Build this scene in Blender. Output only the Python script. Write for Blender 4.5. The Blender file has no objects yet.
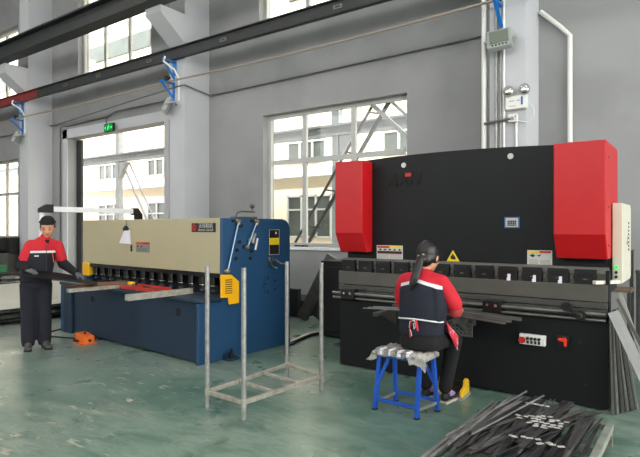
import bpy, math, random
from mathutils import Vector, Matrix
random.seed(7)
sc = bpy.context.scene
C = sc.collection
R = math.radians
PI = math.pi

# ------------------------------------------------------------------ materials
def srgb(r, g, b):
    f = lambda c: ((c/255+0.055)/1.055)**2.4 if c/255 > 0.04045 else c/255/12.92
    return (f(r), f(g), f(b), 1)

def mat(name, col, rough=0.6, metal=0.0, noise=0.0, nscale=6.0, bump=0.0, emit=None, estr=0.0, spec=0.5, dirt=None, dirt_amt=0.5, dscale=4.0):
    m = bpy.data.materials.new(name); m.use_nodes = True
    nt = m.node_tree; b = nt.nodes['Principled BSDF']
    c = srgb(*col)
    b.inputs['Base Color'].default_value = c
    b.inputs['Roughness'].default_value = rough
    b.inputs['Metallic'].default_value = metal
    b.inputs['Specular IOR Level'].default_value = spec
    if emit:
        b.inputs['Emission Color'].default_value = srgb(*emit); b.inputs['Emission Strength'].default_value = estr
    if noise > 0 or dirt:
        tc = nt.nodes.new('ShaderNodeTexCoord')
        n = nt.nodes.new('ShaderNodeTexNoise'); n.inputs['Scale'].default_value = nscale; n.inputs['Detail'].default_value = 5
        nt.links.new(tc.outputs['Object'], n.inputs['Vector'])
        r = nt.nodes.new('ShaderNodeValToRGB')
        lo = tuple(x*(1-noise) for x in c[:3])+(1,); hi = tuple(min(1, x*(1+noise)) for x in c[:3])+(1,)
        r.color_ramp.elements[0].position = 0.3; r.color_ramp.elements[1].position = 0.7
        r.color_ramp.elements[0].color = lo; r.color_ramp.elements[1].color = hi
        nt.links.new(n.outputs['Fac'], r.inputs['Fac'])
        out = r.outputs['Color']
        if dirt:
            n2 = nt.nodes.new('ShaderNodeTexNoise'); n2.inputs['Scale'].default_value = dscale; n2.inputs['Detail'].default_value = 8
            nt.links.new(tc.outputs['Object'], n2.inputs['Vector'])
            r2 = nt.nodes.new('ShaderNodeValToRGB'); r2.color_ramp.elements[0].position = 0.5; r2.color_ramp.elements[1].position = 0.66
            nt.links.new(n2.outputs['Fac'], r2.inputs['Fac'])
            mt = nt.nodes.new('ShaderNodeMath'); mt.operation = 'MULTIPLY'; mt.inputs[1].default_value = dirt_amt
            nt.links.new(r2.outputs['Color'], mt.inputs[0])
            mx = nt.nodes.new('ShaderNodeMix'); mx.data_type = 'RGBA'
            nt.links.new(mt.outputs[0], mx.inputs[0]); nt.links.new(out, mx.inputs[6]); mx.inputs[7].default_value = srgb(*dirt)
            out = mx.outputs[2]
        nt.links.new(out, b.inputs['Base Color'])
        if bump > 0:
            bp = nt.nodes.new('ShaderNodeBump'); bp.inputs['Strength'].default_value = bump; bp.inputs['Distance'].default_value = 0.01
            nt.links.new(n.outputs['Fac'], bp.inputs['Height']); nt.links.new(bp.outputs['Normal'], b.inputs['Normal'])
    return m

M = {}
M['wall'] = mat('wall_grey_plaster', (147, 147, 147), 0.85, noise=0.08, nscale=0.7, dirt=(120, 120, 119), dirt_amt=0.35, dscale=0.9)
M['column'] = mat('column_paint', (186, 187, 190), 0.8, noise=0.04, nscale=1.2)
M['wall_out'] = mat('cream_render', (228, 214, 190), 0.85, noise=0.05, nscale=0.8)
M['white_trim'] = mat('white_trim', (225, 226, 228), 0.6, noise=0.03)
M['ceiling'] = mat('ceiling_sheet', (190, 192, 196), 0.8)
M['frame'] = mat('window_aluminium', (182, 182, 178), 0.45, noise=0.03)
M['outwin'] = mat('outside_window_glass', (70, 76, 72), 0.35, noise=0.25, nscale=1.5)
M['steel_out'] = mat('galvanised_gantry', (150, 156, 160), 0.5, noise=0.1)
M['steel_outd'] = mat('dark_brace', (60, 62, 62), 0.5, noise=0.1)
M['ground_out'] = mat('outside_concrete', (170, 168, 160), 0.9, noise=0.1)
M['girder'] = mat('girder_dark', (38, 41, 41), 0.55, noise=0.12, nscale=3)
M['rust_paint'] = mat('red_primer', (120, 34, 30), 0.6, noise=0.2)
M['black'] = mat('press_black', (20, 21, 23), 0.5, noise=0.12, nscale=2.5, spec=0.25)
M['blackgloss'] = mat('black_block', (16, 16, 17), 0.35)
M['blackmatte'] = mat('black_matte', (14, 14, 15), 0.7)
M['logo'] = mat('logo_black', (2, 2, 2), 0.8)
M['red'] = mat('press_red', (182, 12, 20), 0.42, noise=0.03)
M['redsw'] = mat('switch_red', (225, 48, 30), 0.4)
M['steel'] = mat('machined_steel', (112, 112, 108), 0.38, metal=0.7, noise=0.15, nscale=8)
M['dsteel'] = mat('dark_oiled_steel', (74, 74, 70), 0.42, metal=0.3, noise=0.2, nscale=9)
M['clampsteel'] = mat('clamp_steel', (104, 102, 96), 0.45, metal=0.2, noise=0.12, nscale=9)
M['galv'] = mat('galvanised_tube', (150, 150, 146), 0.45, metal=0.45, noise=0.2, nscale=25)
M['punch'] = mat('punch_steel', (84, 82, 76), 0.42, metal=0.2, noise=0.1, nscale=4)
M['galvw'] = mat('galvanised_tube_rusty', (166, 162, 150), 0.5, metal=0.3, noise=0.2, nscale=20, dirt=(110, 92, 74), dirt_amt=0.4, dscale=9)
M['cream'] = mat('shear_cream', (176, 166, 134), 0.45, noise=0.03, nscale=2)
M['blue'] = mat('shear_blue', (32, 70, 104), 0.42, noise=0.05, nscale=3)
M['blued'] = mat('shear_blue_shaded', (20, 44, 66), 0.5, noise=0.08, nscale=2, dirt=(22, 34, 46), dirt_amt=0.5, dscale=2)  # darker copy of the shear blue, shade of the front put into the colour
M['yellow'] = mat('safety_yellow', (238, 176, 12), 0.45)
M['yellowp'] = mat('pedal_yellow', (214, 172, 28), 0.5, noise=0.08)
M['orange'] = mat('pedal_orange', (232, 108, 30), 0.45, noise=0.05)
M['white'] = mat('white_plastic', (222, 222, 216), 0.4)
M['whitepaint'] = mat('white_paint_tube', (228, 230, 232), 0.4)
M['cab'] = mat('cabinet_cream', (204, 202, 184), 0.45, noise=0.02)
M['labelw'] = mat('label_white', (190, 190, 184), 0.5, noise=0.03)
M['labelr'] = mat('label_red', (176, 30, 28), 0.5)
M['labely'] = mat('label_yellow', (226, 196, 20), 0.5)
M['labelo'] = mat('label_orange', (200, 82, 20), 0.5)
M['labelk'] = mat('label_ink', (24, 24, 24), 0.5)
M['labelg'] = mat('label_small_print', (132, 132, 128), 0.5)
M['labelb'] = mat('label_blue', (36, 92, 160), 0.5)
M['paper'] = mat('paper_white', (226, 224, 232), 0.7, noise=0.05)
M['chrome'] = mat('chrome', (205, 205, 200), 0.15, metal=0.95)
M['brass'] = mat('brass_fitting', (196, 178, 140), 0.3, metal=0.8)
M['hose'] = mat('clear_hose', (150, 178, 200), 0.25)
M['bracket'] = mat('bracket_blue', (20, 116, 196), 0.45)
M['stool'] = mat('stool_blue', (22, 80, 178), 0.4, noise=0.06, nscale=10)
M['lampgrey'] = mat('lamp_housing', (150, 154, 150), 0.4)
M['lampglass'] = mat('lamp_glass', (104, 112, 100), 0.3)
M['green'] = mat('exit_green', (20, 230, 90), 0.4, emit=(20, 240, 100), estr=0.9)
M['greenled'] = mat('green_pilot', (20, 210, 90), 0.3, emit=(20, 230, 90), estr=0.8)
M['wood'] = mat('old_board', (122, 84, 58), 0.7, noise=0.25, nscale=7)
M['woodg'] = mat('brown_board', (110, 92, 76), 0.7, noise=0.2)
M['redtray'] = mat('red_tray', (186, 52, 34), 0.5, noise=0.25, nscale=12)
M['sheet'] = mat('steel_sheet_light', (176, 178, 168), 0.45, metal=0.2, noise=0.08, nscale=2)
M['sheetdark'] = mat('steel_sheet_dark', (17, 18, 20), 0.6, noise=0.1, spec=0.2)
M['strip'] = mat('strip_dark', (84, 84, 85), 0.36, metal=0.5, noise=0.4, nscale=7)
M['stripl'] = mat('strip_bright', (150, 150, 150), 0.35, metal=0.5, noise=0.3, nscale=9)
M['strip3'] = mat('strip_scale', (52, 51, 52), 0.45, metal=0.4, noise=0.4, nscale=6)
M['offcut'] = mat('offcut_bright', (196, 196, 192), 0.4, metal=0.15, noise=0.15, nscale=20)
M['pallet'] = mat('pallet_paint', (136, 142, 130), 0.6, noise=0.22, nscale=10, dirt=(96, 94, 84), dirt_amt=0.6, dscale=8)
M['alu'] = mat('pale_profile', (190, 190, 188), 0.4, metal=0.3, noise=0.08)
M['profile'] = mat('grey_profile', (104, 102, 98), 0.42, metal=0.4, noise=0.2, nscale=5)
M['skin'] = mat('skin', (196, 142, 112), 0.55, noise=0.04, nscale=12)
M['hair'] = mat('hair_black', (16, 14, 15), 0.42, noise=0.3, nscale=30)
M['cap'] = mat('knit_cap_black', (14, 14, 15), 0.9, noise=0.2, nscale=60, bump=0.3)
M['navy'] = mat('workwear_navy', (22, 25, 36), 0.85, noise=0.15, nscale=9)
M['trouser'] = mat('trousers_dark', (24, 26, 36), 0.9, noise=0.15, nscale=8)
M['blackcloth'] = mat('black_cloth', (10, 10, 12), 0.9, noise=0.15, nscale=9)
M['workred'] = mat('workwear_red', (188, 24, 40), 0.8, noise=0.08, nscale=9)
M['sleevered'] = mat('oversleeve_red', (160, 50, 48), 0.85, noise=0.12, nscale=12)
M['reflect'] = mat('reflective_tape', (214, 216, 216), 0.4)
M['glove'] = mat('glove_grey', (84, 86, 88), 0.9, noise=0.12, nscale=40)
M['shoe'] = mat('shoe_dusty', (74, 72, 68), 0.8, noise=0.25, nscale=20)
M['sole'] = mat('shoe_sole', (176, 168, 150), 0.7)
M['purple'] = mat('shoe_purple', (142, 118, 190), 0.7)
M['lips'] = mat('lips', (150, 84, 76), 0.6)
M['cable'] = mat('cable_pinkish', (146, 134, 122), 0.6)
M['rubber'] = mat('rubber_black', (20, 20, 20), 0.7)

def floor_mat():
    m = bpy.data.materials.new('epoxy_floor'); m.use_nodes = True
    nt = m.node_tree; b = nt.nodes['Principled BSDF']; L = nt.links.new
    tc = nt.nodes.new('ShaderNodeTexCoord')
    def noise(s, d=6, rot=0, sx=1, sy=1, dist=0):
        mp = nt.nodes.new('ShaderNodeMapping'); mp.inputs['Scale'].default_value = (sx, sy, 1); mp.inputs['Rotation'].default_value = (0, 0, rot)
        L(tc.outputs['Object'], mp.inputs['Vector'])
        n = nt.nodes.new('ShaderNodeTexNoise'); n.inputs['Scale'].default_value = s; n.inputs['Detail'].default_value = d; n.inputs['Distortion'].default_value = dist
        L(mp.outputs[0], n.inputs['Vector']); return n.outputs['Fac']
    def ramp(fac, stops):
        r = nt.nodes.new('ShaderNodeValToRGB')
        while len(r.color_ramp.elements) < len(stops): r.color_ramp.elements.new(0.5)
        for e, (p, c) in zip(r.color_ramp.elements, stops): e.position = p; e.color = c
        L(fac, r.inputs['Fac']); return r.outputs['Color']
    def mix(f, a, c2, amt=1.0):
        mt = nt.nodes.new('ShaderNodeMath'); mt.operation = 'MULTIPLY'; mt.inputs[1].default_value = amt; L(f, mt.inputs[0])
        x = nt.nodes.new('ShaderNodeMix'); x.data_type = 'RGBA'; L(mt.outputs[0], x.inputs[0]); L(a, x.inputs[6]); x.inputs[7].default_value = c2; return x.outputs[2]
    W_, K_ = (1, 1, 1, 1), (0, 0, 0, 1)
    base = ramp(noise(0.55, 9, 0.3, dist=0.6), [(0.32, srgb(76, 108, 96)), (0.5, srgb(104, 130, 116)), (0.68, srgb(132, 148, 134))])
    c1 = mix(ramp(noise(2.6, 9, 0.8, 1, 1.8, 1.2), [(0.46, K_), (0.7, W_)]), base, srgb(62, 96, 84), 0.8)
    # blend to a lighter grey towards the left
    sp = nt.nodes.new('ShaderNodeSeparateXYZ'); L(tc.outputs['Object'], sp.inputs[0])
    mr = nt.nodes.new('ShaderNodeMapRange'); mr.inputs[1].default_value = -3.6; mr.inputs[2].default_value = -9.0; L(sp.outputs[0], mr.inputs[0])
    c2 = mix(mr.outputs[0], c1, srgb(132, 138, 132), 0.75)
    c3 = mix(ramp(noise(1.1, 10, 0.5, 1, 3.2, 0.8), [(0.55, K_), (0.72, W_)]), c2, srgb(160, 160, 146), 0.45)
    # bare chips of the coating
    chips = ramp(noise(7.0, 6, 0.62, 0.6, 2.0, 0.4), [(0.615, K_), (0.64, W_)])
    mask = ramp(noise(0.8, 3, 1.2), [(0.46, K_), (0.58, W_)])
    mm = nt.nodes.new('ShaderNodeMath'); mm.operation = 'MULTIPLY'; L(chips, mm.inputs[0]); L(mask, mm.inputs[1])
    mm2 = nt.nodes.new('ShaderNodeMath'); mm2.operation = 'MULTIPLY'; L(mm.outputs[0], mm2.inputs[0]); 
    mr2 = nt.nodes.new('ShaderNodeMapRange'); mr2.inputs[1].default_value = -2.5; mr2.inputs[2].default_value = -4.2; L(sp.outputs[0], mr2.inputs[0]); L(mr2.outputs[0], mm2.inputs[1])
    c4 = mix(mm2.outputs[0], c3, srgb(190, 182, 164), 0.8)
    # fine scuffs
    c5 = mix(ramp(noise(9, 8, 0.2, 0.4, 2.0, 2.5), [(0.5, K_), (0.72, W_)]), c4, srgb(60, 88, 78), 0.5)
    L(c5, b.inputs['Base Color'])
    rr = ramp(noise(1.8, 6), [(0.3, (0.22,)*3+(1,)), (0.7, (0.45,)*3+(1,))])
    L(rr, b.inputs['Roughness'])
    b.inputs['Specular IOR Level'].default_value = 0.45
    return m
M['floor'] = floor_mat()

def glass_mat():
    m = bpy.data.materials.new('window_glass'); m.use_nodes = True
    nt = m.node_tree; nt.nodes.clear()
    o = nt.nodes.new('ShaderNodeOutputMaterial'); mx = nt.nodes.new('ShaderNodeMixShader')
    t = nt.nodes.new('ShaderNodeBsdfTransparent'); t.inputs[0].default_value = (0.93, 0.95, 0.94, 1)
    g = nt.nodes.new('ShaderNodeBsdfGlossy'); g.inputs['Roughness'].default_value = 0.03
    fr = nt.nodes.new('ShaderNodeFresnel'); fr.inputs[0].default_value = 1.45
    ge = nt.nodes.new('ShaderNodeNewGeometry'); sb_ = nt.nodes.new('ShaderNodeMath'); sb_.operation = 'SUBTRACT'; sb_.inputs[0].default_value = 1; nt.links.new(ge.outputs['Backfacing'], sb_.inputs[1])
    ml = nt.nodes.new('ShaderNodeMath'); ml.operation = 'MULTIPLY'; nt.links.new(fr.outputs[0], ml.inputs[0]); nt.links.new(sb_.outputs[0], ml.inputs[1])
    nt.links.new(ml.outputs[0], mx.inputs[0]); nt.links.new(t.outputs[0], mx.inputs[1]); nt.links.new(g.outputs[0], mx.inputs[2]); nt.links.new(mx.outputs[0], o.inputs[0])
    return m
M['glass'] = glass_mat()

def jacket_mat(name, zline, slope, body, top):
    """navy work jacket with a red yoke and a reflective tape: real cloth colours by object height"""
    m = bpy.data.materials.new(name); m.use_nodes = True
    nt = m.node_tree; b = nt.nodes['Principled BSDF']; L = nt.links.new; b.inputs['Roughness'].default_value = 0.85
    at = nt.nodes.new('ShaderNodeTexCoord'); sp = nt.nodes.new('ShaderNodeSeparateXYZ'); L(at.outputs['Object'], sp.inputs[0])
    ab = nt.nodes.new('ShaderNodeMath'); ab.operation = 'ABSOLUTE'
    sx = nt.nodes.new('ShaderNodeMath'); sx.operation = 'SUBTRACT'; sx.inputs[1].default_value = slope[1]; L(sp.outputs[0], sx.inputs[0]); L(sx.outputs[0], ab.inputs[0])
    pw = nt.nodes.new('ShaderNodeMath'); pw.operation = 'MULTIPLY'; pw.inputs[1].default_value = slope[0]; L(ab.outputs[0], pw.inputs[0])
    ad = nt.nodes.new('ShaderNodeMath'); ad.operation = 'ADD'; L(sp.outputs[2], ad.inputs[0]); L(pw.outputs[0], ad.inputs[1])
    r = nt.nodes.new('ShaderNodeValToRGB'); r.color_ramp.interpolation = 'CONSTANT'
    mp = nt.nodes.new('ShaderNodeMapRange'); mp.inputs[1].default_value = zline-0.5; mp.inputs[2].default_value = zline+0.5; L(ad.outputs[0], mp.inputs[0])
    e = r.color_ramp.elements; e[0].position = 0; e[0].color = srgb(*body); e[1].position = 0.5; e[1].color = srgb(214, 216, 216)
    k = e.new(0.524); k.color = srgb(*top)
    L(mp.outputs[0], r.inputs['Fac']); L(r.outputs['Color'], b.inputs['Base Color'])
    return m

# ------------------------------------------------------------------ mesh helpers
class MB:
    def __init__(s): s.v = []; s.f = []; s.m = []; s.s = []
    def add(s, vs, fs, mi=0, smooth=False, T=None):
        o = len(s.v)
        for p in vs:
            p = Vector(p)
            s.v.append(tuple(T @ p) if T else tuple(p))
        for f in fs: s.f.append(tuple(i+o for i in f)); s.m.append(mi); s.s.append(smooth)
        return s
    def box(s, x0, x1, y0, y1, z0, z1, mi=0, T=None):
        if x0 > x1: x0, x1 = x1, x0
        if y0 > y1: y0, y1 = y1, y0
        if z0 > z1: z0, z1 = z1, z0
        vs = [(x0,y0,z0),(x1,y0,z0),(x1,y1,z0),(x0,y1,z0),(x0,y0,z1),(x1,y0,z1),(x1,y1,z1),(x0,y1,z1)]
        return s.add(vs, [(0,3,2,1),(4,5,6,7),(0,1,5,4),(1,2,6,5),(2,3,7,6),(3,0,4,7)], mi, False, T)
    def bar(s, p0, p1, w, h, mi=0, up=(0,0,1)):
        """rectangular bar between two points"""
        p0, p1 = Vector(p0), Vector(p1); d = (p1-p0); L = d.length; d.normalize()
        u = Vector(up)
        if abs(d.dot(u)) > 0.98: u = Vector((1,0,0))
        a = d.cross(u).normalized(); c = a.cross(d).normalized()
        T = Matrix((( a.x, d.x, c.x, p0.x),(a.y, d.y, c.y, p0.y),(a.z, d.z, c.z, p0.z),(0,0,0,1)))
        return s.box(-w/2, w/2, 0, L, -h/2, h/2, mi, T)
    def cyl(s, p0, p1, r0, r1=None, n=16, mi=0, caps=True, smooth=True):
        r1 = r0 if r1 is None else r1
        p0, p1 = Vector(p0), Vector(p1); d = (p1-p0).normalized()
        u = Vector((0,0,1)) if abs(d.z) < 0.9 else Vector((1,0,0))
        a = d.cross(u).normalized(); b = d.cross(a).normalized()
        vs = []
        for p, r in ((p0, r0), (p1, r1)):
            for i in range(n):
                t = 2*PI*i/n; vs.append(p+a*math.cos(t)*r+b*math.sin(t)*r)
        fs = [(i, (i+1) % n, n+(i+1) % n, n+i) for i in range(n)]
        s.add(vs, fs, mi, smooth)
        if caps:
            s.add(vs[:n], [tuple(range(n-1, -1, -1))], mi); s.add(vs[n:], [tuple(range(n))], mi)
        return s
    def tube(s, pts, r, n=8, mi=0, radii=None, side=None, caps=True, smooth=True):
        """swept tube; radii may be floats or (a,b) ellipses, a along `side`"""
        P = [Vector(p) for p in pts]; k = len(P)
        prev = Vector(side) if side else None
        vs = []
        for i, p in enumerate(P):
            d = (P[min(i+1, k-1)]-P[max(i-1, 0)]).normalized()
            if prev is None:
                u = Vector((0,0,1)) if abs(d.z) < 0.9 else Vector((1,0,0)); a = d.cross(u).normalized()
            else:
                a = (prev-d*prev.dot(d)).normalized()
            prev = Vector(side) if side else a
            b = d.cross(a).normalized()
            rr = radii[i] if radii else r
            ra, rb = rr if isinstance(rr, tuple) else (rr, rr)
            for j in range(n):
                t = 2*PI*j/n; vs.append(p+a*math.cos(t)*ra+b*math.sin(t)*rb)
        fs = []
        for i in range(k-1):
            for j in range(n):
                fs.append((i*n+j, i*n+(j+1) % n, (i+1)*n+(j+1) % n, (i+1)*n+j))
        s.add(vs, fs, mi, smooth)
        if caps:
            s.add(vs[:n], [tuple(range(n-1, -1, -1))], mi, smooth); s.add(vs[-n:], [tuple(range(n))], mi, smooth)
        return s
    def ball(s, c, r, n=14, mi=0, T=None):
        rx, ry, rz = r if isinstance(r, tuple) else (r, r, r)
        c = Vector(c); h = n//2; vs = [(0,0,-rz)]
        for i in range(1, h):
            ph = -PI/2+PI*i/h
            for j in range(n):
                t = 2*PI*j/n; vs.append((rx*math.cos(ph)*math.cos(t), ry*math.cos(ph)*math.sin(t), rz*math.sin(ph)))
        vs.append((0,0,rz)); N = len(vs)-1
        fs = [(0, 1+(j+1) % n, 1+j) for j in range(n)]
        for i in range(h-2):
            for j in range(n): fs.append((1+i*n+j, 1+i*n+(j+1) % n, 1+(i+1)*n+(j+1) % n, 1+(i+1)*n+j))
        fs += [(N, 1+(h-2)*n+j, 1+(h-2)*n+(j+1) % n) for j in range(n)]
        TT = Matrix.Translation(c) @ (T if T else Matrix())
        return s.add(vs, fs, mi, True, TT)
    def prism(s, poly, axis, a0, a1, mi=0, T=None):
        """extrude a polygon; axis 'x': poly=(y,z); 'y': poly=(x,z); 'z': poly=(x,y)"""
        mk = {'x': lambda p, a: (a, p[0], p[1]), 'y': lambda p, a: (p[0], a, p[1]), 'z': lambda p, a: (p[0], p[1], a)}[axis]
        n = len(poly); vs = [mk(p, a0) for p in poly]+[mk(p, a1) for p in poly]
        fs = [tuple(range(n)), tuple(range(2*n-1, n-1, -1))]+[(i, n+i, n+(i+1) % n, (i+1) % n) for i in range(n)]
        return s.add(vs, fs, mi, False, T)
    def build(s, name, mats, parent=None, bevel=0, seg=2, remesh=0, smooth_it=0, loc=None, fixn=True):
        me = bpy.data.meshes.new(name); me.from_pydata(s.v, [], s.f)
        if not isinstance(mats, (list, tuple)): mats = [mats]
        for m in mats: me.materials.append(m)
        for p, mi, sm in zip(me.polygons, s.m, s.s): p.material_index = mi; p.use_smooth = sm
        if fixn:
            import bmesh
            bm = bmesh.new(); bm.from_mesh(me); bmesh.ops.recalc_face_normals(bm, faces=bm.faces); bm.to_mesh(me); bm.free()
        me.update()
        o = bpy.data.objects.new(name, me); C.objects.link(o)
        if parent: o.parent = parent
        if loc: o.location = loc
        if remesh:
            md = o.modifiers.new('remesh', 'REMESH'); md.mode = 'VOXEL'; md.voxel_size = remesh; md.use_smooth_shade = True
        if smooth_it:
            md = o.modifiers.new('smooth', 'SMOOTH'); md.iterations = smooth_it; md.factor = 0.6
        if bevel:
            md = o.modifiers.new('bevel', 'BEVEL'); md.width = bevel; md.segments = seg; md.limit_method = 'ANGLE'; md.angle_limit = R(40)
        return o

def tag(o, label, cat, group=None, kind=None):
    if label: o['label'] = label
    if cat: o['category'] = cat
    if group: o['group'] = group
    if kind: o['kind'] = kind
    return o
def thing(name, label, cat, loc=(0,0,0), rz=0, group=None):
    o = bpy.data.objects.new(name, None); C.objects.link(o); o.location = loc; o.rotation_euler = (0, 0, rz); o.empty_display_size = 0.1
    return tag(o, label, cat, group)
def struct(o, label=None): o['kind'] = 'structure'; return o
def plabel(o, l): o['label'] = l; return o
def kids(o): return [c for c in bpy.data.objects if c.parent == o]
def copy_tree(o, parent=None):
    c = o.copy(); C.objects.link(c); c.parent = parent
    for k in kids(o): copy_tree(k, c)
    return c
def text(name, s, size, m, parent, loc, rot, extrude=0.001, ax='CENTER', sx=1.0, shear=0.0, bold=0.0):
    cu = bpy.data.curves.new(name, 'FONT'); cu.body = s; cu.size = size; cu.extrude = extrude; cu.align_x = ax; cu.align_y = 'CENTER'; cu.shear = shear; cu.offset = bold
    t_ = bpy.data.objects.new('tmp_text', cu); C.objects.link(t_)
    bpy.context.view_layer.update()
    me = bpy.data.meshes.new_from_object(t_.evaluated_get(bpy.context.evaluated_depsgraph_get()))
    bpy.data.objects.remove(t_); bpy.data.curves.remove(cu)
    me.materials.clear(); me.materials.append(m); me.name = name
    o = bpy.data.objects.new(name, me); C.objects.link(o); o.parent = parent; o.location = loc; o.rotation_euler = rot; o.scale = (sx, 1, 1)
    return o
FR = (PI/2, 0, 0)   # text facing -y

# ------------------------------------------------------------------ the hall
W = 8.4; TH = 0.35; CF = 7.70
XL, XR, YB, ZC = -27.0, 9.0, -9.0, 9.6
struct(MB().box(XL, XR, YB, W+TH, -0.2, 0).build('floor', M['floor']))
# back wall with openings  (x0,x1,z0,z1)
OPEN = [(-14.98, -10.64, 0.0, 4.15), (-14.46, -11.18, 5.75, 8.3), (-7.49, -4.2, 1.2, 3.9), (-7.6, -4.2, 5.8, 8.3), (-21.3, -17.95, 1.25, 3.8), (-21.3, -17.95, 5.75, 8.1)]
xs = sorted(set([XL, XR]+[a for o in OPEN for a in o[:2]])); zs = sorted(set([0, ZC]+[a for o in OPEN for a in o[2:]]))
wb = MB()
for i in range(len(xs)-1):
    # merge cells vertically for each column strip
    z0 = None
    for j in range(len(zs)-1):
        cx, cz = (xs[i]+xs[i+1])/2, (zs[j]+zs[j+1])/2
        solid = not any(o[0] < cx < o[1] and o[2] < cz < o[3] for o in OPEN)
        if solid and z0 is None: z0 = zs[j]
        if not solid and z0 is not None: wb.box(xs[i], xs[i+1], W, W+TH, z0, zs[j]); z0 = None
    if z0 is not None: wb.box(xs[i], xs[i+1], W, W+TH, z0, ZC)
struct(wb.build('wall_back', M['wall']))
struct(MB().box(XL-0.3, XL, YB, W+TH, 0, ZC).build('wall_left', M['wall']))
struct(MB().box(XL, XR, YB, W+TH, ZC, ZC+0.2).build('ceiling', M['ceiling']))
m = MB().box(XL, XR, YB-0.3, YB, 0, 5.2).box(XL, XR, YB-0.3, YB, 8.2, ZC)
for x in (-27, -20, -13, -6, 1, 8): m.box(x, x+1.0, YB-0.3, YB, 5.2, 8.2)
struct(m.build('wall_front', M['wall']))
struct(MB().box(XR, XR+0.3, YB, W+TH, 7.8, ZC).box(XR, XR+0.3, 7.7, W+TH, 0, 7.8).box(XR, XR+0.3, YB, -5, 0, 7.8).build('wall_right', M['wall']))
# columns with corbels
for n, (xr, zi, yo, zo) in enumerate(((-15.85, 5.40, 7.07, 5.9), (-9.1, 5.52, 7.07, 6.02), (-2.04, 5.52, 7.07, 6.02))):
    m = MB().box(xr-0.5, xr, CF, W, 0, ZC)
    m.prism([(CF+0.01, zi), (yo, zo+0.0), (yo, 6.155), (CF+0.01, 6.155)], 'x', xr-0.5, xr)
    struct(m.build('trim_%d' % (n+1), M['column']))
struct(MB().box(-15.22, -14.98, W-0.03, W, 0, 4.40).box(-15.22, -9.62, W-0.03, W, 4.15, 4.40).box(-10.64, -10.46, W-0.03, W, 0, 4.15).build('trim_4', M['column']))
struct(MB().box(-7.6, -4.1, W-0.04, W+0.3, 1.14, 1.2).build('trim_5', M['white_trim'], bevel=0.008))
# dark sliding door leaf edge in the doorway
struct(MB().box(-14.98, -14.72, W+0.26, W+0.32, 0, 4.12).build('door_1', M['girder']))

def window(n, x0, x1, z0, z1, mull, trans=None, halfbars=()):
    root = bpy.data.objects.new('window_%d' % n, None); C.objects.link(root); root['kind'] = 'structure'
    y = W+0.16; d = 0.06; w = 0.075
    m = MB().box(x0, x0+w, y, y+d, z0, z1).box(x1-w, x1, y, y+d, z0, z1).box(x0+w, x1-w, y, y+d, z0, z0+w).box(x0+w, x1-w, y, y+d, z1-w, z1)
    for x in mull: m.box(x-0.05, x+0.05, y-0.01, y+d-0.01, z0+w, z1-w)
    if trans:
        e = [x0+w]+list(mull)+[x1-w]
        for a, b in zip(e[:-1], e[1:]): m.box(a+0.05, b-0.05, y-0.005, y+d-0.005, trans-0.05, trans+0.05)
    for (xa, za, zb) in halfbars: m.box(xa-0.018, xa+0.018, y+0.02, y+d, za, zb)
    m.build('window_frame', M['frame'], root)
    MB().box(x0+w, x1-w, y+0.025, y+0.031, z0+w, z1-w).build('pane', M['glass'], root)
window(1, -14.46, -11.18, 5.75, 8.3, (-13.37, -12.27), None, ((-14.25, 5.81, 8.25),))
window(2, -7.49, -4.2, 1.2, 3.9, (-6.53, -5.38), 2.92)
window(3, -7.6, -4.2, 5.8, 8.3, (-6.45, -5.3))
window(4, -21.3, -17.95, 1.25, 3.8, (-20.2, -19.05), 2.7)
window(5, -21.3, -17.95, 5.75, 8.1, (-20.2, -19.05))

# ------------------------------------------------------------------ outside, seen through the windows and the doorway
struct(MB().box(-50, 14, W+TH, 30, -0.25, -0.02).build('floor_outside', M['ground_out']))
b = thing('factory_building', 'cream factory building across the yard, seen through the windows and doorway', 'building', (0, 16, 0))
m = MB().box(-44, 10, 0.12, 6, 0, 15.0); m.build('wall', M['wall_out'], b)
MB().box(-44, 10, -0.3, 0.12, 3.46, 3.72).build('ledge', M['white_trim'], b)
MB().box(-44, 10, -0.35, 0.3, 14.8, 15.2).build('parapet', M['white_trim'], b)
wf, wp = [], None
def outwin(x0, x1, z0, z1):
    f = MB().box(x0, x1, 0.02, 0.12, z0, z0+0.07).box(x0, x1, 0.02, 0.12, z1-0.07, z1)
    k = 3
    for i in range(k+1):
        x = x0+(x1-x0)*i/k; f.box(x-0.035, x+0.035, 0.02, 0.12, z0, z1)
    f.box(x0, x1, 0.03, 0.11, z0+(z1-z0)*0.66-0.03, z0+(z1-z0)*0.66+0.03)
    fo = f.build('window', M['frame'], b)
    MB().box(x0, x1, 0.08, 0.115, z0, z1).build('pane', M['outwin'], fo)
for x in (-33.6, -29.6, -25.65, -21.6, -17.2, -13.05, -8.9, -4.6, -0.4):
    outwin(x, x+1.75, 4.0, 5.2); outwin(x, x+2.0, 1.2, 2.8)
for x in (-41.0, -34.0, -27.0, -20.0, -13.0, -6.0):
    MB().box(x, x+5.6, 0.02, 0.13, 10.2, 11.0).build('window', M['outwin'], b)
MB().box(-44, 10, -0.2, 0.12, 11.6, 11.9).build('ledge', M['white_trim'], b)
MB().box(-44, 10, -0.2, 0.12, 9.4, 9.55).build('ledge', M['white_trim'], b)
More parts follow.
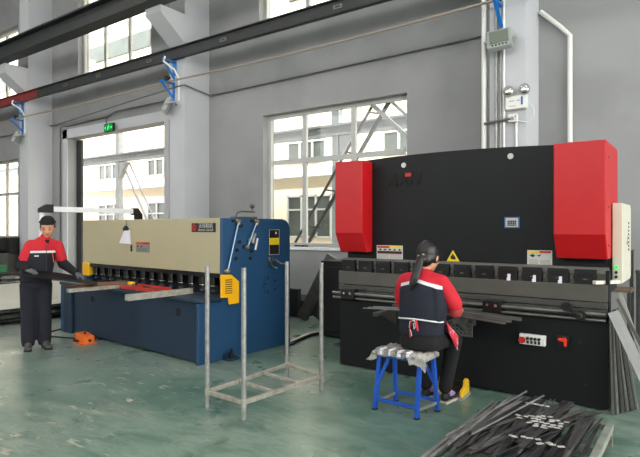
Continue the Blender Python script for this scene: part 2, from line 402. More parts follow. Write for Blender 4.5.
for i, (x, z) in enumerate(((-25.8, 9.95), (-25.6, 12.5), (-23.9, 12.45), (-13.0, 12.6), (-10.4, 12.6))):  # glowing boxes added in place of lamp reflections in the upper panes
    t = thing('lamp_reflection', 'added glowing box standing in for a lamp reflection in the upper window', 'lamp', (x, 15.6, z), 0, 'stand-ins for lamp reflections in the upper windows')
    MB().box(-0.45, 0.45, -0.1, 0.1, -0.16, 0.16).bar((0, 0.1, 0), (0, 0.4, 0.1), 0.08, 0.08).build('housing', M['lampgrey'], t, bevel=0.02)
    MB().box(-0.4, 0.4, -0.13, -0.1, -0.13, 0.13).build('glow_face', mat('reflection_glow', (255, 250, 240), 0.4, emit=(255, 250, 240), estr=5), t)
# gantry in the yard
g = thing('yard_gantry', 'grey steel gantry runway with posts and diagonal braces standing in the yard outside', 'gantry', (0, 12.5, 0))
gb = MB().box(-34, 4, -0.12, 0.12, 4.40, 4.46).box(-34, 4, -0.12, 0.12, 4.14, 4.2).box(-34, 4, -0.02, 0.02, 4.2, 4.4); gb.build('runway_beam', M['steel_out'], g)
for x in (-25.6, -18.6, -11.9+3.5, -1.4):
    p = MB().box(x-0.1, x+0.1, -0.1, 0.1, 0, 4.14).prism([(x+0.15, 3.5), (x+0.55, 4.1), (x+0.15, 4.1)], 'y', -0.1, 0.1).box(x-0.12, x+0.12, -0.1, 0.1, 4.46, 5.6)
    p.build('post', M['steel_out'], g)
m = MB()
for (xa, xb) in ((-18.4, -16.0), (-13.6, -16.0), (-12.4, -10.6)):
    m.bar((xa, 0, 4.1), (xb, 0.0, 0.6), 0.07, 0.07).bar((xa+0.3, 0.1, 4.1), (xb+0.3, 0.1, 0.6), 0.05, 0.05)
m.build('brace', M['steel_out'], g)
s = thing('outdoor_stair', 'dark steel outdoor stair truss crossing behind the main window', 'stair', (0, 11.0, 0))
MB().bar((-9.5, 0, 0.05), (-6.1, 0, 4.85), 0.05, 0.05).bar((-9.1, 0, 0.02), (-5.75, 0, 4.75), 0.06, 0.085).build('stringer', M['steel_outd'], s)
m = MB()
for i in range(5):
    t = 0.12+i*0.19; m.bar((-9.4+3.3*t, 0, 0.2+4.65*t), (-9.0+3.25*t+0.1, 0, 0.15+4.6*t), 0.04, 0.04)
m.build('strut', M['steel_outd'], s)
MB().bar((-6.75, 0, 4.8), (-4.2, 0, 2.4), 0.07, 0.1).bar((-6.35, 0, 4.9), (-3.8, 0, 2.5), 0.07, 0.07).build('return_stringer', M['steel_out'], s)
o = MB().box(-0.9, 0.9, -0.4, 0.4, 0.25, 0.8).prism([(-0.6,0.8),(-0.4,1.3),(0.4,1.3),(0.75,0.8)], 'y', -0.35, 0.35).cyl((-0.55,-0.42,0.3),(-0.55,0.42,0.3),0.3).cyl((0.55,-0.42,0.3),(0.55,0.42,0.3),0.3).build('parked_car', M['labelr'], loc=(-27.0, 14.2, 0))
tag(o, 'small red car parked in the yard, seen through the far left window', 'car'); o.scale = (2.2, 2, 1.15)

# ------------------------------------------------------------------ overhead steel, cables, lamps on the wall
m = MB()
m.box(-26.9, 8.9, 6.82, 7.16, 6.57, 6.61).box(-26.9, 8.9, 6.82, 7.16, 6.16, 6.20).box(-26.9, 8.9, 6.97, 7.01, 6.20, 6.57)
tag(m.build('crane_girder', M['girder']), 'big dark steel crane runway girder on the column corbels', 'girder')
t = thing('conductor_rail', 'thin dark steel channel running below the crane girder along the columns', 'rail', (0, 0, 0))
MB().box(-15.2, 8.9, 7.62, 7.67, 5.20, 5.45).box(-15.2, 8.9, 7.56, 7.62, 5.43, 5.45).box(-15.2, 8.9, 7.56, 7.62, 5.2, 5.22).build('channel', M['girder'], t)
plabel(MB().box(-24.0, -15.2, 7.62, 7.67, 5.20, 5.45).box(-24, -15.2, 7.56, 7.62, 5.43, 5.45).box(-24, -15.2, 7.56, 7.62, 5.2, 5.22).build('channel', M['rust_paint'], t), 'channel end in red primer')
for x in (-13.7, -12.2, -10.2, -7.85, -5.1):
    MB().box(x-0.09, x+0.09, 7.605, 7.62, 5.29, 5.36).box(x-0.05, x+0.05, 7.6, 7.606, 5.31, 5.34, 1).build('stencil_mark', [M['steel'], M['girder']], t)

def cable(name, pts, r, m, label, cat='cable'):
    return tag(MB().tube(pts, r, 8).build(name, m), label, cat)
def sag(xa, xb, y, za, zb, s, n=14):
    return [(xa+(xb-xa)*i/n, y, za+(zb-za)*i/n-s*4*(i/n)*(1-i/n)) for i in range(n+1)]
cable('festoon_cable', sag(-26, -16.1, 7.5, 4.7, 4.72, .05)+sag(-16.1, -9.35, 7.5, 4.72, 4.71, .04)[1:]+sag(-9.35, -2.4, 7.5, 4.71, 4.73, .05)[1:]+sag(-2.4, 4, 7.5, 4.73, 4.74, .04)[1:], 0.021, M['cable'], 'thick pinkish overhead cable strung between the blue brackets')
cable('thin_cable', sag(-26, -15.4, 8.34, 4.62, 4.6, .03)+[(-9.3, 7.66, 4.62), (-9.06, 7.66, 4.62), (-9.0, 8.34, 4.52)]+sag(-8.9, -2.7, 8.36, 4.52, 4.58, .0)[1:], 0.016, M['steel'], 'thin dark cable run along the wall below the thick one')

def wall_lamp(x, z, label, bracket_label, rz):
    t = thing('blue_bracket', bracket_label, 'bracket', (x, CF, z), 0, None)
    MB().bar((0, 0, 0.1), (0, -0.34, 0.42), 0.05, 0.02).bar((0, -0.36, 0.43), (0, 0, 0.43), 0.05, 0.03).box(-0.03, 0.03, -0.02, 0, 0.05, 0.46).build('arm', M['bracket'], t)
    MB().cyl((0, -0.2, 0.445), (0, -0.2, 0.55), 0.045).cyl((-0.04, -0.2, 0.5), (0.1, -0.2, 0.5), 0.03).build('insulator', M['rubber'], t)
    l = thing('flood_light', label, 'lamp', (x, CF-0.12, z-0.1), rz)
    MB().box(-0.17, 0.17, -0.10, -0.0, -0.14, 0.14).build('housing', M['lampgrey'], l, bevel=0.02)
    MB().box(-0.125, 0.125, -0.115, -0.1, -0.085, 0.10).build('glass', M['lampglass'], l, bevel=0.004)
    MB().bar((-0.2, -0.05, 0), (-0.2, 0.1, 0.1), 0.02, 0.03).bar((0.2, -0.05, 0), (0.2, 0.1, 0.1), 0.02, 0.03).bar((-0.2, 0.1, 0.1), (0.2, 0.1, 0.1), 0.03, 0.02).cyl((0.17,-0.05,0),(0.23,-0.05,0),0.025).build('yoke', M['lampgrey'], l)
    for i in range(5): MB().box(-0.1+i*0.045, -0.08+i*0.045, -0.104, -0.1, -0.125, -0.1).build('vent_slot', M['rubber'], l)
    l.rotation_euler = (R(-24), R(-6), rz); l.scale = (1, 1, 1.12)
wall_lamp(-16.15, 4.25, 'small grey floodlight on the far left column', 'blue cable bracket on the far left column above a floodlight', R(-48))
wall_lamp(-9.45, 4.28, 'grey floodlight on the middle column right of the doorway', 'blue cable bracket on the middle column above its floodlight', R(-48))
wall_lamp(-2.36, 4.26, 'grey floodlight on the right column above the emergency light', 'blue cable bracket on the right column above its floodlight', R(12))
for x, lb in ((-16.15, 'upper blue bracket on the far left column, below the steel channel'), (-9.42, 'upper blue bracket on the middle column, below the steel channel')):
    t = thing('blue_bracket', lb, 'bracket', (x, CF, 4.78))
    MB().bar((0, 0, 0.0), (0, -0.3, 0.38), 0.05, 0.02).bar((0, -0.32, 0.4), (0, 0, 0.4), 0.05, 0.03).box(-0.06, 0.06, -0.02, 0, 0.1, 0.41).build('arm', M['bracket'], t)
    tag(MB().tube([(x+0.05, CF-0.3, 5.22), (x+0.02, CF-0.32, 5.12), (x+0.1, CF-0.1, 4.98), (x+0.15, CF-0.02, 4.8), (x+0.15, CF-0.02, 4.3)], 0.022, 8).build('white_conduit', M['white']), 'white flexible conduit dropping to the floodlight on the %s column' % ('far left' if x < -12 else 'middle'), 'conduit')

# right column fittings
for x, r, z1, lab, mm in ((-2.63, 0.035, 9.4, 'thick white pipe at the left edge of the right column', 'white'), (-2.44, 0.02, 9.4, 'left one of three thin steel conduits on the right column', 'galv'), (-2.375, 0.016, 9.4, 'middle one of three thin steel conduits on the right column', 'galv'), (-2.33, 0.018, 9.4, 'right one of three thin steel conduits on the right column', 'white')):
    y = CF-0.03 if x > -2.56 else CF+0.02
    tag(MB().cyl((x, y, 0.0), (x, y, z1), r, n=10).build('wall_pipe', M[mm]), lab, 'pipe')
tag(MB().cyl((-2.16, CF-0.025, 0.0), (-2.16, CF-0.025, 3.1), 0.016, n=10).build('wall_pipe', M['white']), 'short conduit dropping from the socket on the right column', 'pipe')
tag(MB().tube([(-2.6, CF-0.06, 3.06), (-2.2, CF-0.06, 3.09)], 0.02, 8).build('cross_conduit', M['steel']), 'horizontal conduit crossing the right column to the socket', 'conduit')
tag(MB().tube([(-1.6, W-0.06, 0), (-1.6, W-0.06, 4.32), (-1.72, W-0.06, 4.46), (-2.0, W-0.06, 4.75)], 0.035, 10).build('wall_pipe', M['white']), 'white pipe with angled top on the wall right of the column', 'pipe')
t = thing('emergency_light', 'white twin-head emergency light on the right column', 'emergency light', (-2.14, CF, 3.3))
MB().box(-0.155, 0.135, -0.09, 0, -0.09, 0.1).build('housing', M['white'], t, bevel=0.01)
MB().box(0.06, 0.085, -0.094, -0.09, -0.04, 0.07).build('blue_label', M['labelb'], t)
MB().box(-0.1, -0.03, -0.093, -0.09, 0.02, 0.03).box(-0.1, -0.01, -0.093, -0.09, -0.05, -0.043).box(0.0, 0.05, -0.093, -0.09, 0.02, 0.03).build('small_print', M['labelg'], t)
for x in (-0.1, 0.11):
    h = MB().cyl((x, -0.05, 0.17), (x, -0.11, 0.16), 0.05, 0.075, 18).cyl((x, -0.11, 0.16), (x, -0.12, 0.158), 0.078, 0.078, 18).cyl((x, -0.04, 0.1), (x, -0.04, 0.16), 0.015).build('lamp_head', M['lampgrey'], t)
    MB().ball((x, -0.115, 0.16), (0.06, 0.02, 0.06), 14).build('lens', M['chrome'], h)
t = thing('wall_socket', 'white socket box below the emergency light', 'socket', (-2.2, CF, 3.09))
MB().box(-0.06, 0.06, -0.07, 0, -0.05, 0.06).build('box', M['white'], t, bevel=0.006)
MB().cyl((0, -0.07, 0.0), (0, -0.09, 0.0), 0.025).box(0.03, 0.05, -0.08, -0.07, 0.01, 0.04).build('socket_face', M['lampgrey'], t)
tag(MB().tube([(-2.0, CF-0.03, 3.3), (-1.93, CF-0.03, 3.22), (-1.92, CF-0.03, 3.1), (-2.0, CF-0.03, 3.02), (-2.1, CF-0.05, 3.04), (-2.15, CF-0.06, 3.06)], 0.007, 6).build('lamp_cord', M['white']), 'thin white looping cord of the emergency light', 'cord')

# exit sign over the doorway
t = thing('exit_sign', 'small green running-man exit sign hanging over the doorway', 'sign', (-12.75, 8.28, 4.2))
MB().box(-0.2, 0.2, -0.03, 0.03, -0.11, 0.11).build('housing', M['rubber'], t, bevel=0.005)
pm = MB().box(-0.18, 0.18, -0.034, -0.031, -0.095, 0.095); pm.build('green_panel', mat('exit_dark_green', (0, 90, 40), 0.4, emit=(0, 120, 50), estr=0.4), t)
mm = MB().ball((0.02, -0.036, 0.06), (0.018, 0.003, 0.018), 10).bar((0.015, -0.036, 0.045), (-0.01, -0.036, -0.01), 0.012, 0.03).bar((-0.01, -0.036, -0.01), (0.04, -0.036, -0.04), 0.012, 0.016).bar((-0.01, -0.036, -0.01), (-0.05, -0.036, -0.06), 0.012, 0.016).bar((0.015, -0.036, 0.035), (0.06, -0.036, 0.01), 0.01, 0.012).bar((0.015, -0.036, 0.035), (-0.04, -0.036, 0.02), 0.01, 0.012)
mm.prism([(0.1, 0.015), (0.1, -0.015), (0.13, -0.015), (0.13, -0.04), (0.17, 0), (0.13, 0.04), (0.13, 0.015)], 'y', -0.038, -0.034)
mm.prism([(-0.1, 0.015), (-0.1, -0.015), (-0.13, -0.015), (-0.13, -0.04), (-0.17, 0), (-0.13, 0.04), (-0.13, 0.015)], 'y', -0.038, -0.034)
mm.build('pictogram', M['green'], t)
tag(MB().tube([(-15.33, 8.36, 1.0), (-15.33, 8.36, 4.5), (-14.6, 8.36, 4.5), (-12.9, 8.34, 4.52), (-12.95, 8.3, 4.45), (-12.9, 8.29, 4.32)], 0.016, 6).tube([(-12.9, 8.34, 4.52), (-12.6, 8.34, 4.62), (-9.6, 8.36, 4.62)], 0.014, 6).build('door_conduit', M['steel']), 'thin conduit running round the door frame to the exit sign', 'conduit')

# high-bay lamps under the roof (above the frame)
def highbay(x, y):
    t = bpy.data.objects.new('high_bay_lamp', None); C.objects.link(t); t.location = (x, y, 9.0)
    tag(t, 'high bay lamp hanging under the roof', 'lamp', 'high bay lamps under the roof')
    MB().cyl((0, 0, 0.0), (0, 0, 0.3), 0.3, 0.1, 20, caps=False).cyl((0, 0, 0.3), (0, 0, 0.6), 0.06).build('shade', M['lampgrey'], t)
    MB().ball((0, 0, 0.08), (0.12, 0.12, 0.1), 12).build('bulb', mat('bulb', (255, 250, 240), 0.4, emit=(255, 250, 240), estr=12), t)
    ld = bpy.data.lights.new('lamp_light', 'AREA'); ld.shape = 'DISK'; ld.size = 0.6; ld.energy = LAMP; ld.color = (1, 0.97, 0.93)
    lo = bpy.data.objects.new('lamp_light', ld); C.objects.link(lo); lo.parent = t; lo.location = (0, 0, -0.03)
LAMP = 50
for x in (-14.5, -7.5, -1.0):
    for y in (-3.5, 3.5): highbay(x, y)

# ------------------------------------------------------------------ guillotine shear
S = thing('shearing_machine', 'long blue and cream guillotine shearing machine on the left', 'shearing machine', (-4.71, 4.18, 0), R(-3.5))
m = MB().prism([(0,0),(0,0.70),(0.35,0.70),(0.35,1.69),(1.40,1.69),(1.47,1.672),(1.52,1.63),(1.547,1.56),(1.547,0)], 'x', -0.04, 0)
m.build('side_frame', M['blue'], S, bevel=0.006)
MB().prism([(0,0),(0,0.70),(0.35,0.70),(0.35,1.66),(1.40,1.66),(1.5,1.6),(1.547,1.5),(1.547,0)], 'x', -3.32, -3.22).build('side_frame', M['blue'], S, bevel=0.006)
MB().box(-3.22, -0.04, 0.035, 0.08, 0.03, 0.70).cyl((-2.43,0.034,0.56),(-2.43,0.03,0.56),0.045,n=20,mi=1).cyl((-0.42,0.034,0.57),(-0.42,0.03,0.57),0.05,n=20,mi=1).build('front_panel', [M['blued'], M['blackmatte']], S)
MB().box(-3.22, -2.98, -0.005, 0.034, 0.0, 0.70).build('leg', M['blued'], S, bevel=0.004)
MB().box(-3.22, -0.04, 1.0, 1.5, 0.0, 1.6).build('rear_housing', M['blued'], S)
m = MB().prism([(-3.32,-0.02),(-0.06,-0.02),(0.02,0.03),(0.04,0.1),(0.04,0.34),(-3.32,0.34)], 'z', 0.71, 0.755)
m.build('worktable', M['blued'], S, bevel=0.008)
MB().box(-3.22, -0.04, 0.34, 1.0, 0.70, 0.75).build('blade_bed', M['dsteel'], S)
MB().box(-3.31, -0.041, 0.345, 1.0, 1.025, 1.69).build('blade_beam', M['cream'], S, bevel=0.006)
MB().box(-3.2, -0.05, 0.47, 0.55, 0.75, 1.025).build('recess_shade', M['blackmatte'], S)  # black slab standing in for the shaded recess under the beam
MB().box(-3.2, -0.05, 0.36, 0.5, 0.97, 1.02).build('hold_down_rail', M['blackgloss'], S)
for i in range(14):
    x = -3.02+i*0.215
    h = MB().cyl((x, 0.41, 0.86), (x, 0.41, 0.97), 0.042, n=16).cyl((x, 0.41, 0.80), (x, 0.41, 0.86), 0.016, n=12).build('hold_down_cylinder', M['blackgloss'], S)
    MB().cyl((x, 0.41, 0.795), (x, 0.41, 0.81), 0.034, n=14).build('foot_pad', M['blue'], h)
    MB().cyl((x, 0.41, 0.862), (x, 0.41, 0.87), 0.0435, n=16).build('chrome_ring', M['chrome'], h)
plabel(MB().box(-3.3, -3.12, 0.33, 0.42, 0.83, 1.03).build('end_guard', M['yellow'], S, bevel=0.01), 'yellow end guard')
g = MB().prism([(.30,1.02),(.46,1.01),(.58,.92),(.58,.66),(.42,.655),(.41,.74),(.30,.75)], 'x', 0.03, 0.045).box(0.0, 0.03, 0.32, 0.38, 0.95, 0.99).build('guard_plate', M['yellow'], S)
for i in range(7): MB().box(0.045, 0.047, 0.36, 0.47, 0.79+i*0.026, 0.80+i*0.026).build('slot', M['labelk'], g)
# nameplate
n = MB().box(-0.565, -0.105, 0.338, 0.345, 1.52, 1.63).build('nameplate', M['labelk'], S, bevel=0.003)
MB().cyl((-0.51, 0.338, 1.575), (-0.51, 0.335, 1.575), 0.043, n=24).build('emblem', M['labelr'], n)
mm = MB()
for i in range(3): mm.cyl((-0.51-0.02+i*0.02, 0.3348, 1.55), (-0.51-0.02+i*0.02, 0.3348, 1.60), 0.0025, n=6)
mm.build('emblem_mark', M['labelk'], n)
text('lettering', '沃得精机', 0.068, M['labelw'], n, (-0.285, 0.336, 1.592), FR)
text('lettering', 'WORLD GROUP', 0.034, M['labelw'], n, (-0.285, 0.336, 1.543), FR, sx=1.15)
# warning label
n = MB().box(-1.81, -1.48, 0.3415, 0.345, 1.235, 1.375).build('warning_label', M['labelg'], S)
MB().box(-1.81, -1.64, 0.34, 0.3414, 1.345, 1.375).build('label_band', M['labelo'], n)
MB().box(-1.64, -1.48, 0.34, 0.3414, 1.345, 1.375).build('label_band', M['labelr'], n)
mm = MB().prism([(-1.79,1.31),(-1.76,1.335),(-1.745,1.315),(-1.76,1.30)], 'y', 0.34, 0.3414).prism([(-1.7,1.305),(-1.67,1.335),(-1.65,1.305)], 'y', 0.34, 0.3414)
for i in range(4): mm.box(-1.79, -1.53, 0.3405, 0.3414, 1.25+i*0.013, 1.253+i*0.013)
mm.build('pictogram', M['labelk'], n)
# rods and fittings on the side
def rod(y0, z0, y1, z1, hose=False):
    r_ = MB().cyl((0.05, y0, z0), (0.05, y1, z1), 0.009, n=10).build('lever_rod', M['hose'], S)
    MB().cyl((0.0, y0, z0), (0.07, y0, z0), 0.02).ball((0.05, y0, z0-0.03), 0.022).build('rod_end', M['brass'], r_)
    MB().cyl((0.0, y1, z1), (0.07, y1, z1), 0.018).ball((0.05, y1, z1+0.01), 0.02).build('rod_end', M['brass'], r_)
    MB().cyl((0.0, y0-0.06, z0+0.005), (0.045, y0-0.06, z0+0.005), 0.017).build('bolt', M['rubber'], r_)
rod(0.572, 1.655, 0.40, 1.055)
rod(0.88, 1.655, 0.72, 1.33)
v = MB().cyl((0.05, 0.80, 1.38), (0.05, 0.83, 1.46), 0.03, n=12).cyl((0.05, 0.83, 1.46), (0.05, 0.85, 1.5), 0.018).cyl((0.0, 0.78, 1.42), (0.05, 0.81, 1.42), 0.03).build('valve', M['steel'], S)
MB().bar((0.07, 0.87, 1.44), (0.07, 0.83, 1.3), 0.012, 0.02).build('valve_lever', M['white'], v)
for (y, z, r_) in ((0.64, 1.60, .026), (0.62, 1.4, .022), (0.58, 1.3, .022), (0.56, 1.2, .022), (0.82, 1.28, .022), (0.8, 1.19, .022), (0.70, 1.34, .024), (0.52, 1.34, 0.012)):
    MB().cyl((0, y, z), (0.02, y, z), r_, n=16).build('bolt', M['rubber'], S)
n = MB().box(0, 0.006, 1.14, 1.33, 1.22, 1.55).build('side_label', M['labelk'], S)
MB().box(0.006, 0.008, 1.145, 1.325, 1.35, 1.44).build('label_band', M['labely'], n)
mm = MB().box(0.006, 0.0075, 1.14, 1.33, 1.545, 1.55).box(0.006, 0.0075, 1.14, 1.33, 1.22, 1.225).box(0.006, 0.0075, 1.14, 1.145, 1.22, 1.55).box(0.006, 0.0075, 1.325, 1.33, 1.22, 1.55).box(0.006, 0.0075, 1.25, 1.28, 1.49, 1.52)
mm.build('label_border', M['labelw'], n)
h = MB().cyl((0, 1.17, 1.14), (0.05, 1.17, 1.14), 0.05, 0.035, 18).cyl((0.05, 1.17, 1.14), (0.09, 1.17, 1.14), 0.018).build('handle_hub', M['dsteel'], S)
MB().tube([(0.08, 1.17, 1.16), (0.1, 1.24, 1.11), (0.1, 1.38, 1.08)], 0.012, 8).tube([(0.06, 1.08, 1.19), (0.08, 1.13, 1.06), (0.08, 1.2, 1.05)], 0.008, 8).build('handle', M['chrome'], h)
mm = MB()
for i in range(14):
    a = R(100+i*12); a2 = R(100+(i+1)*12)
    mm.bar((0.002, 1.17+0.13*math.cos(a), 0.83+0.13*math.sin(a)), (0.002, 1.17+0.13*math.cos(a2), 0.83+0.13*math.sin(a2)), 0.004, 0.006)
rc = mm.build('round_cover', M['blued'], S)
for a in (30, 120, 170, 240, 320): MB().cyl((0, 1.17+0.1*math.cos(R(a)), 0.83+0.1*math.sin(R(a))), (0.008, 1.17+0.1*math.cos(R(a)), 0.83+0.1*math.sin(R(a))), 0.012, n=10).build('bolt', M['rubber'], rc)
f = MB().box(0, 0.12, 0.36, 0.52, 0.0, 0.025).box(0, 0.01, 0.36, 0.52, 0.0, 0.08).build('foot_bracket', M['blued'], S)
MB().cyl((0.07, 0.44, 0.02), (0.07, 0.44, 0.13), 0.014, n=10).cyl((0.07, 0.44, 0.04), (0.07, 0.44, 0.06), 0.028, n=6).build('anchor_bolt', M['rubber'], f)
f = MB().box(0, 0.1, 1.42, 1.54, 0.0, 0.025).box(0, 0.01, 1.42, 1.54, 0.0, 0.08).build('foot_bracket', M['blued'], S)
f = MB().box(-0.16, -0.02, 0.62, 0.95, 1.69, 1.71).build('lubricator_base', M['dsteel'], S)
MB().tube([(-0.1, 0.66, 1.71), (-0.1, 0.68, 1.76), (-0.08, 0.74, 1.78), (-0.06, 0.92, 1.775)], 0.01, 8).cyl((-0.06, 0.9, 1.765), (-0.06, 0.9, 1.785), 0.05, 0.03, 14).cyl((-0.06,0.9,1.78),(-0.06,0.9,1.83),0.008).ball((-0.06, 0.9, 1.85), 0.035).build('lubricator', M['dsteel'], f)
# sheet support arms in front of the table
a1 = MB().bar((-1.80, 0.30, 0.775), (-1.85, -0.60, 0.775), 0.07, 0.045).build('support_arm', M['galvw'], S)
a2 = MB().box(-0.56, -0.48, -0.58, 0.30, 0.757, 0.825).build('support_arm', M['galvw'], S, bevel=0.004)
# white bar with grey ends over the left end of the machine
f = thing('overhead_bar', 'white overhead bar with dark grey end caps above the left end of the shearing machine', 'bar', (-4.71, 4.18, 0), R(-3.5))
MB().box(-3.40, -3.33, -0.10, 1.24, 1.815, 1.895).build('white_bar', M['whitepaint'], f, bevel=0.006)
MB().prism([(-0.30,1.80),(-0.30,1.86),(-0.20,1.925),(-0.10,1.925),(-0.10,1.80)], 'x', -3.41, -3.33).build('end_cap', M['blackgloss'], f)
MB().prism([(1.24,1.79),(1.24,1.91),(1.34,1.91),(1.42,1.80),(1.42,1.69),(1.3,1.69),(1.3,1.79)], 'x', -3.41, -3.33).build('end_cap', M['blackgloss'], f)
MB().box(-3.39, -3.35, -0.29, -0.23, 0, 1.80).build('post', M['whitepaint'], f)
MB().box(-3.39, -3.35, 1.34, 1.4, 0, 1.69).build('post', M['whitepaint'], f)

def at_s(x, y, z=0):
    b_ = R(-3.5); return (-4.71+x*math.cos(b_)-y*math.sin(b_), 4.18+x*math.sin(b_)+y*math.cos(b_), z)
def on_s(name, label, cat, group=None): return thing(name, label, cat, at_s(0, 0), R(-3.5), group)
# things on the shear
o = MB().prism([(-2.12,-0.52),(-1.84,-0.52),(-1.74,0.30),(-2.14,0.32)], 'z', 0.80, 0.818).build('rusty_board', M['wood'], loc=at_s(0,0)); o.rotation_euler = (0,0,R(-3.5))
tag(o, 'rusty brown flat board resting on the left support arm of the shear', 'board')
t = on_s('red_tray', 'red painted steel tray of offcuts lying on the shear table', 'tray')
MB().box(-1.72, -0.95, 0.05, 0.32, 0.757, 0.775).box(-1.72, -0.95, 0.05, 0.065, 0.775, 0.80).box(-1.72, -0.95, 0.305, 0.32, 0.775, 0.80).build('base', M['redtray'], t, bevel=0.003)
mm = MB()
for i in range(9):
    x = random.uniform(-1.6, -1.15); y = random.uniform(0.1, 0.24); mm.bar((x, y, 0.785+i*0.003), (x+random.uniform(.1,.25), y+random.uniform(-.04,.04), 0.785+i*0.003), 0.03, 0.004, i % 2)
mm.build('scrap', [M['redtray'], M['dsteel']], t)
t = on_s('tape_measure', 'small yellow tool lying on the red tray', 'tool')
MB().box(-1.62, -1.53, 0.09, 0.15, 0.812, 0.85).build('case', M['yellow'], t, bevel=0.01); MB().box(-1.53, -1.5, 0.11, 0.13, 0.815, 0.825).build('tab', M['dsteel'], t)
# paper on a bulldog clip
t = on_s('clipped_papers', 'white papers hanging from a black clip on the cream beam', 'papers')
MB().prism([(-2.09,1.535),(-1.95,1.545),(-1.93,1.345),(-2.22,1.35)], 'y', 0.325, 0.337).build('sheets', M['paper'], t)
MB().prism([(-2.12,1.56),(-2.11,1.53),(-1.98,1.535),(-1.99,1.56),(-2.03,1.6),(-2.07,1.6)], 'y', 0.32, 0.34).build('clip', M['rubber'], t)
MB().cyl((-2.05, 0.335, 1.6), (-2.05, 0.335, 1.69), 0.004, n=6).build('cord', M['labelk'], t)
t = on_s('hanging_key', 'small dark key hanging on a cord beside the papers', 'key')
MB().tube([(-2.02, 0.335, 1.6), (-1.93, 0.335, 1.56), (-1.915, 0.335, 1.33)], 0.004, 6).build('cord', M['brass'], t)
MB().box(-1.93, -1.9, 0.325, 0.34, 1.24, 1.33).build('key', M['labelk'], t, bevel=0.004)

# orange foot pedal and its cable
t = thing('foot_pedal', 'orange foot pedal box on the floor in front of the shear', 'foot pedal', (-6.95, 4.13, 0), R(-3)); t.scale = (0.85, 0.85, 0.9)
MB().prism([(-0.13,0.03),(-0.13,0.15),(-0.02,0.14),(0.15,0.11),(0.16,0.0),(-0.08,0.0)], 'y', -0.09, 0.09).build('housing', M['orange'], t, bevel=0.008)
MB().box(-0.16, 0.18, -0.12, 0.12, 0.0, 0.014).build('base_plate', M['orange'], t, bevel=0.003)
MB().box(-0.125, 0.0, -0.12, -0.089, 0.02, 0.05).build('pedal_opening', M['rubber'], t)
MB().cyl((0.02, 0, 0.13), (0.02, 0, 0.165), 0.014, n=10).cyl((0.155, 0, 0.05), (0.2, 0, 0.05), 0.018, n=10).build('knob', M['rubber'], t)
tag(MB().tube([(-7.08, 4.16, 0.03), (-7.5, 4.1, 0.012), (-7.9, 4.0, 0.012), (-8.1, 4.4, 0.012), (-8.05, 5.0, 0.012)], 0.01, 6).build('pedal_cable', M['rubber']), 'black cable trailing on the floor from the orange pedal', 'cable')

# ------------------------------------------------------------------ press brake
P = thing('press_brake', 'large black and red press brake on the right', 'press brake', (-2.07, 5.18, 0))
X0, X1 = -1.37, 1.38         # local x
y0 = 0.0
MB().box(X0, X1, 0, 0.06, 0.012, 0.765).box(X1-0.03, X1, 0.06, 0.16, 0.012, 1.2).build('base_panel', M['black'], P, bevel=0.004)
MB().box(X1-0.40, X1-0.34, 0.06, 1.5, 0.0, 1.2).box(X1-0.40, X1-0.34, 0.62, 1.5, 1.2, 2.2).build('side_frame', M['black'], P, bevel=0.004)
MB().box(X0+0.02, X0+0.08, 0.06, 1.5, 0.0, 1.2).box(X0+0.02, X0+0.08, 0.62, 1.5, 1.2, 2.2).build('side_frame', M['black'], P, bevel=0.004)
MB().box(X0+0.08, X1-0.40, 0.9, 1.4, 0.02, 2.1).build('rear_body', M['blackmatte'], P)
N = 24; xa, xb = X0+0.03, X1-0.03
top = []
for i in range(N+1):
    x = xa+(xb-xa)*i/N; u = (x-xa)/(xb-xa); top.append((x, 2.318+0.045*max(0, 1-abs((u-0.45)/0.5)**2.0)))
MB().prism([(xa, 1.21), (xb, 1.21)]+top[::-1], 'y', 0.12, 0.20).build('ram', M['black'], P)
for (xl, xr, side) in ((X0+0.006, X0+0.363, 0), (X1-0.418, X1-0.005, 1)):
    prof = [(-0.11, 2.315), (-0.11, 1.515), (0.0, 1.30), (0.62, 1.30), (0.62, 2.315)]
    if side == 0: prof = [(-0.11, 2.315), (-0.11, 1.515), (0.0, 1.30), (0.119, 1.30), (0.119, 2.315)]
    c = MB().prism(prof, 'x', xl, xr).build('side_cover', M['red'], P, bevel=0.01)
    for z in (2.18, 1.75, 1.42): MB().cyl((xr, 0.04, z), (xr+0.004, 0.04, z), 0.008, n=8).build('screw', M['rubber'], c)
MB().box(X0+0.008, X0+0.36, 0.20, 0.62, 1.3, 2.3).build('cylinder_housing', M['black'], P)
# tool clamps
MB().box(X0, X1-0.01, 0.07, 0.12, 1.165, 1.225).box(X0, X1-0.03, 0.10, 0.16, 1.07, 1.165).build('clamp_rail', M['clampsteel'], P)
for i in range(12):
    x = X0+0.003+i*0.2247
    c = MB().box(x, x+0.175, 0.035, 0.07, 1.062, 1.205).box(x+0.02, x+0.155, 0.03, 0.036, 1.15, 1.19).build('clamp_block', M['blackgloss'], P, bevel=0.004)
    MB().box(x+0.07, x+0.105, 0.033, 0.035, 1.118, 1.122).build('engraving', M['labelg'], c)
    if i < 11:
        w = MB().cyl((x+0.2, 0.05, 1.13), (x+0.2, 0.10, 1.13), 0.014, n=10).box(x+0.185, x+0.215, 0.08, 0.10, 1.08, 1.16).build('clamp_screw', M['steel'], P)
MB().box(X0-0.03, X1-0.01, 0.02, 0.06, 0.93, 1.075).build('punch', M['punch'], P, bevel=0.003)
MB().box(X0-0.02, X1-0.012, 0.01, 0.07, 0.87, 0.922).box(X0, X1-0.02, 0.04, 0.1, 0.75, 0.87).build('die', M['dsteel'], P, bevel=0.003)
MB().box(X0, X1-0.012, -0.01, 0.03, 0.80, 0.862).build('die_holder', M['dsteel'], P, bevel=0.003)
MB().box(X0, X1-0.03, 0.165, 0.2, 0.92, 1.2).build('gap_shade_panel', M['blackmatte'], P)  # dark panel closing the gap behind the tooling, in place of its shade
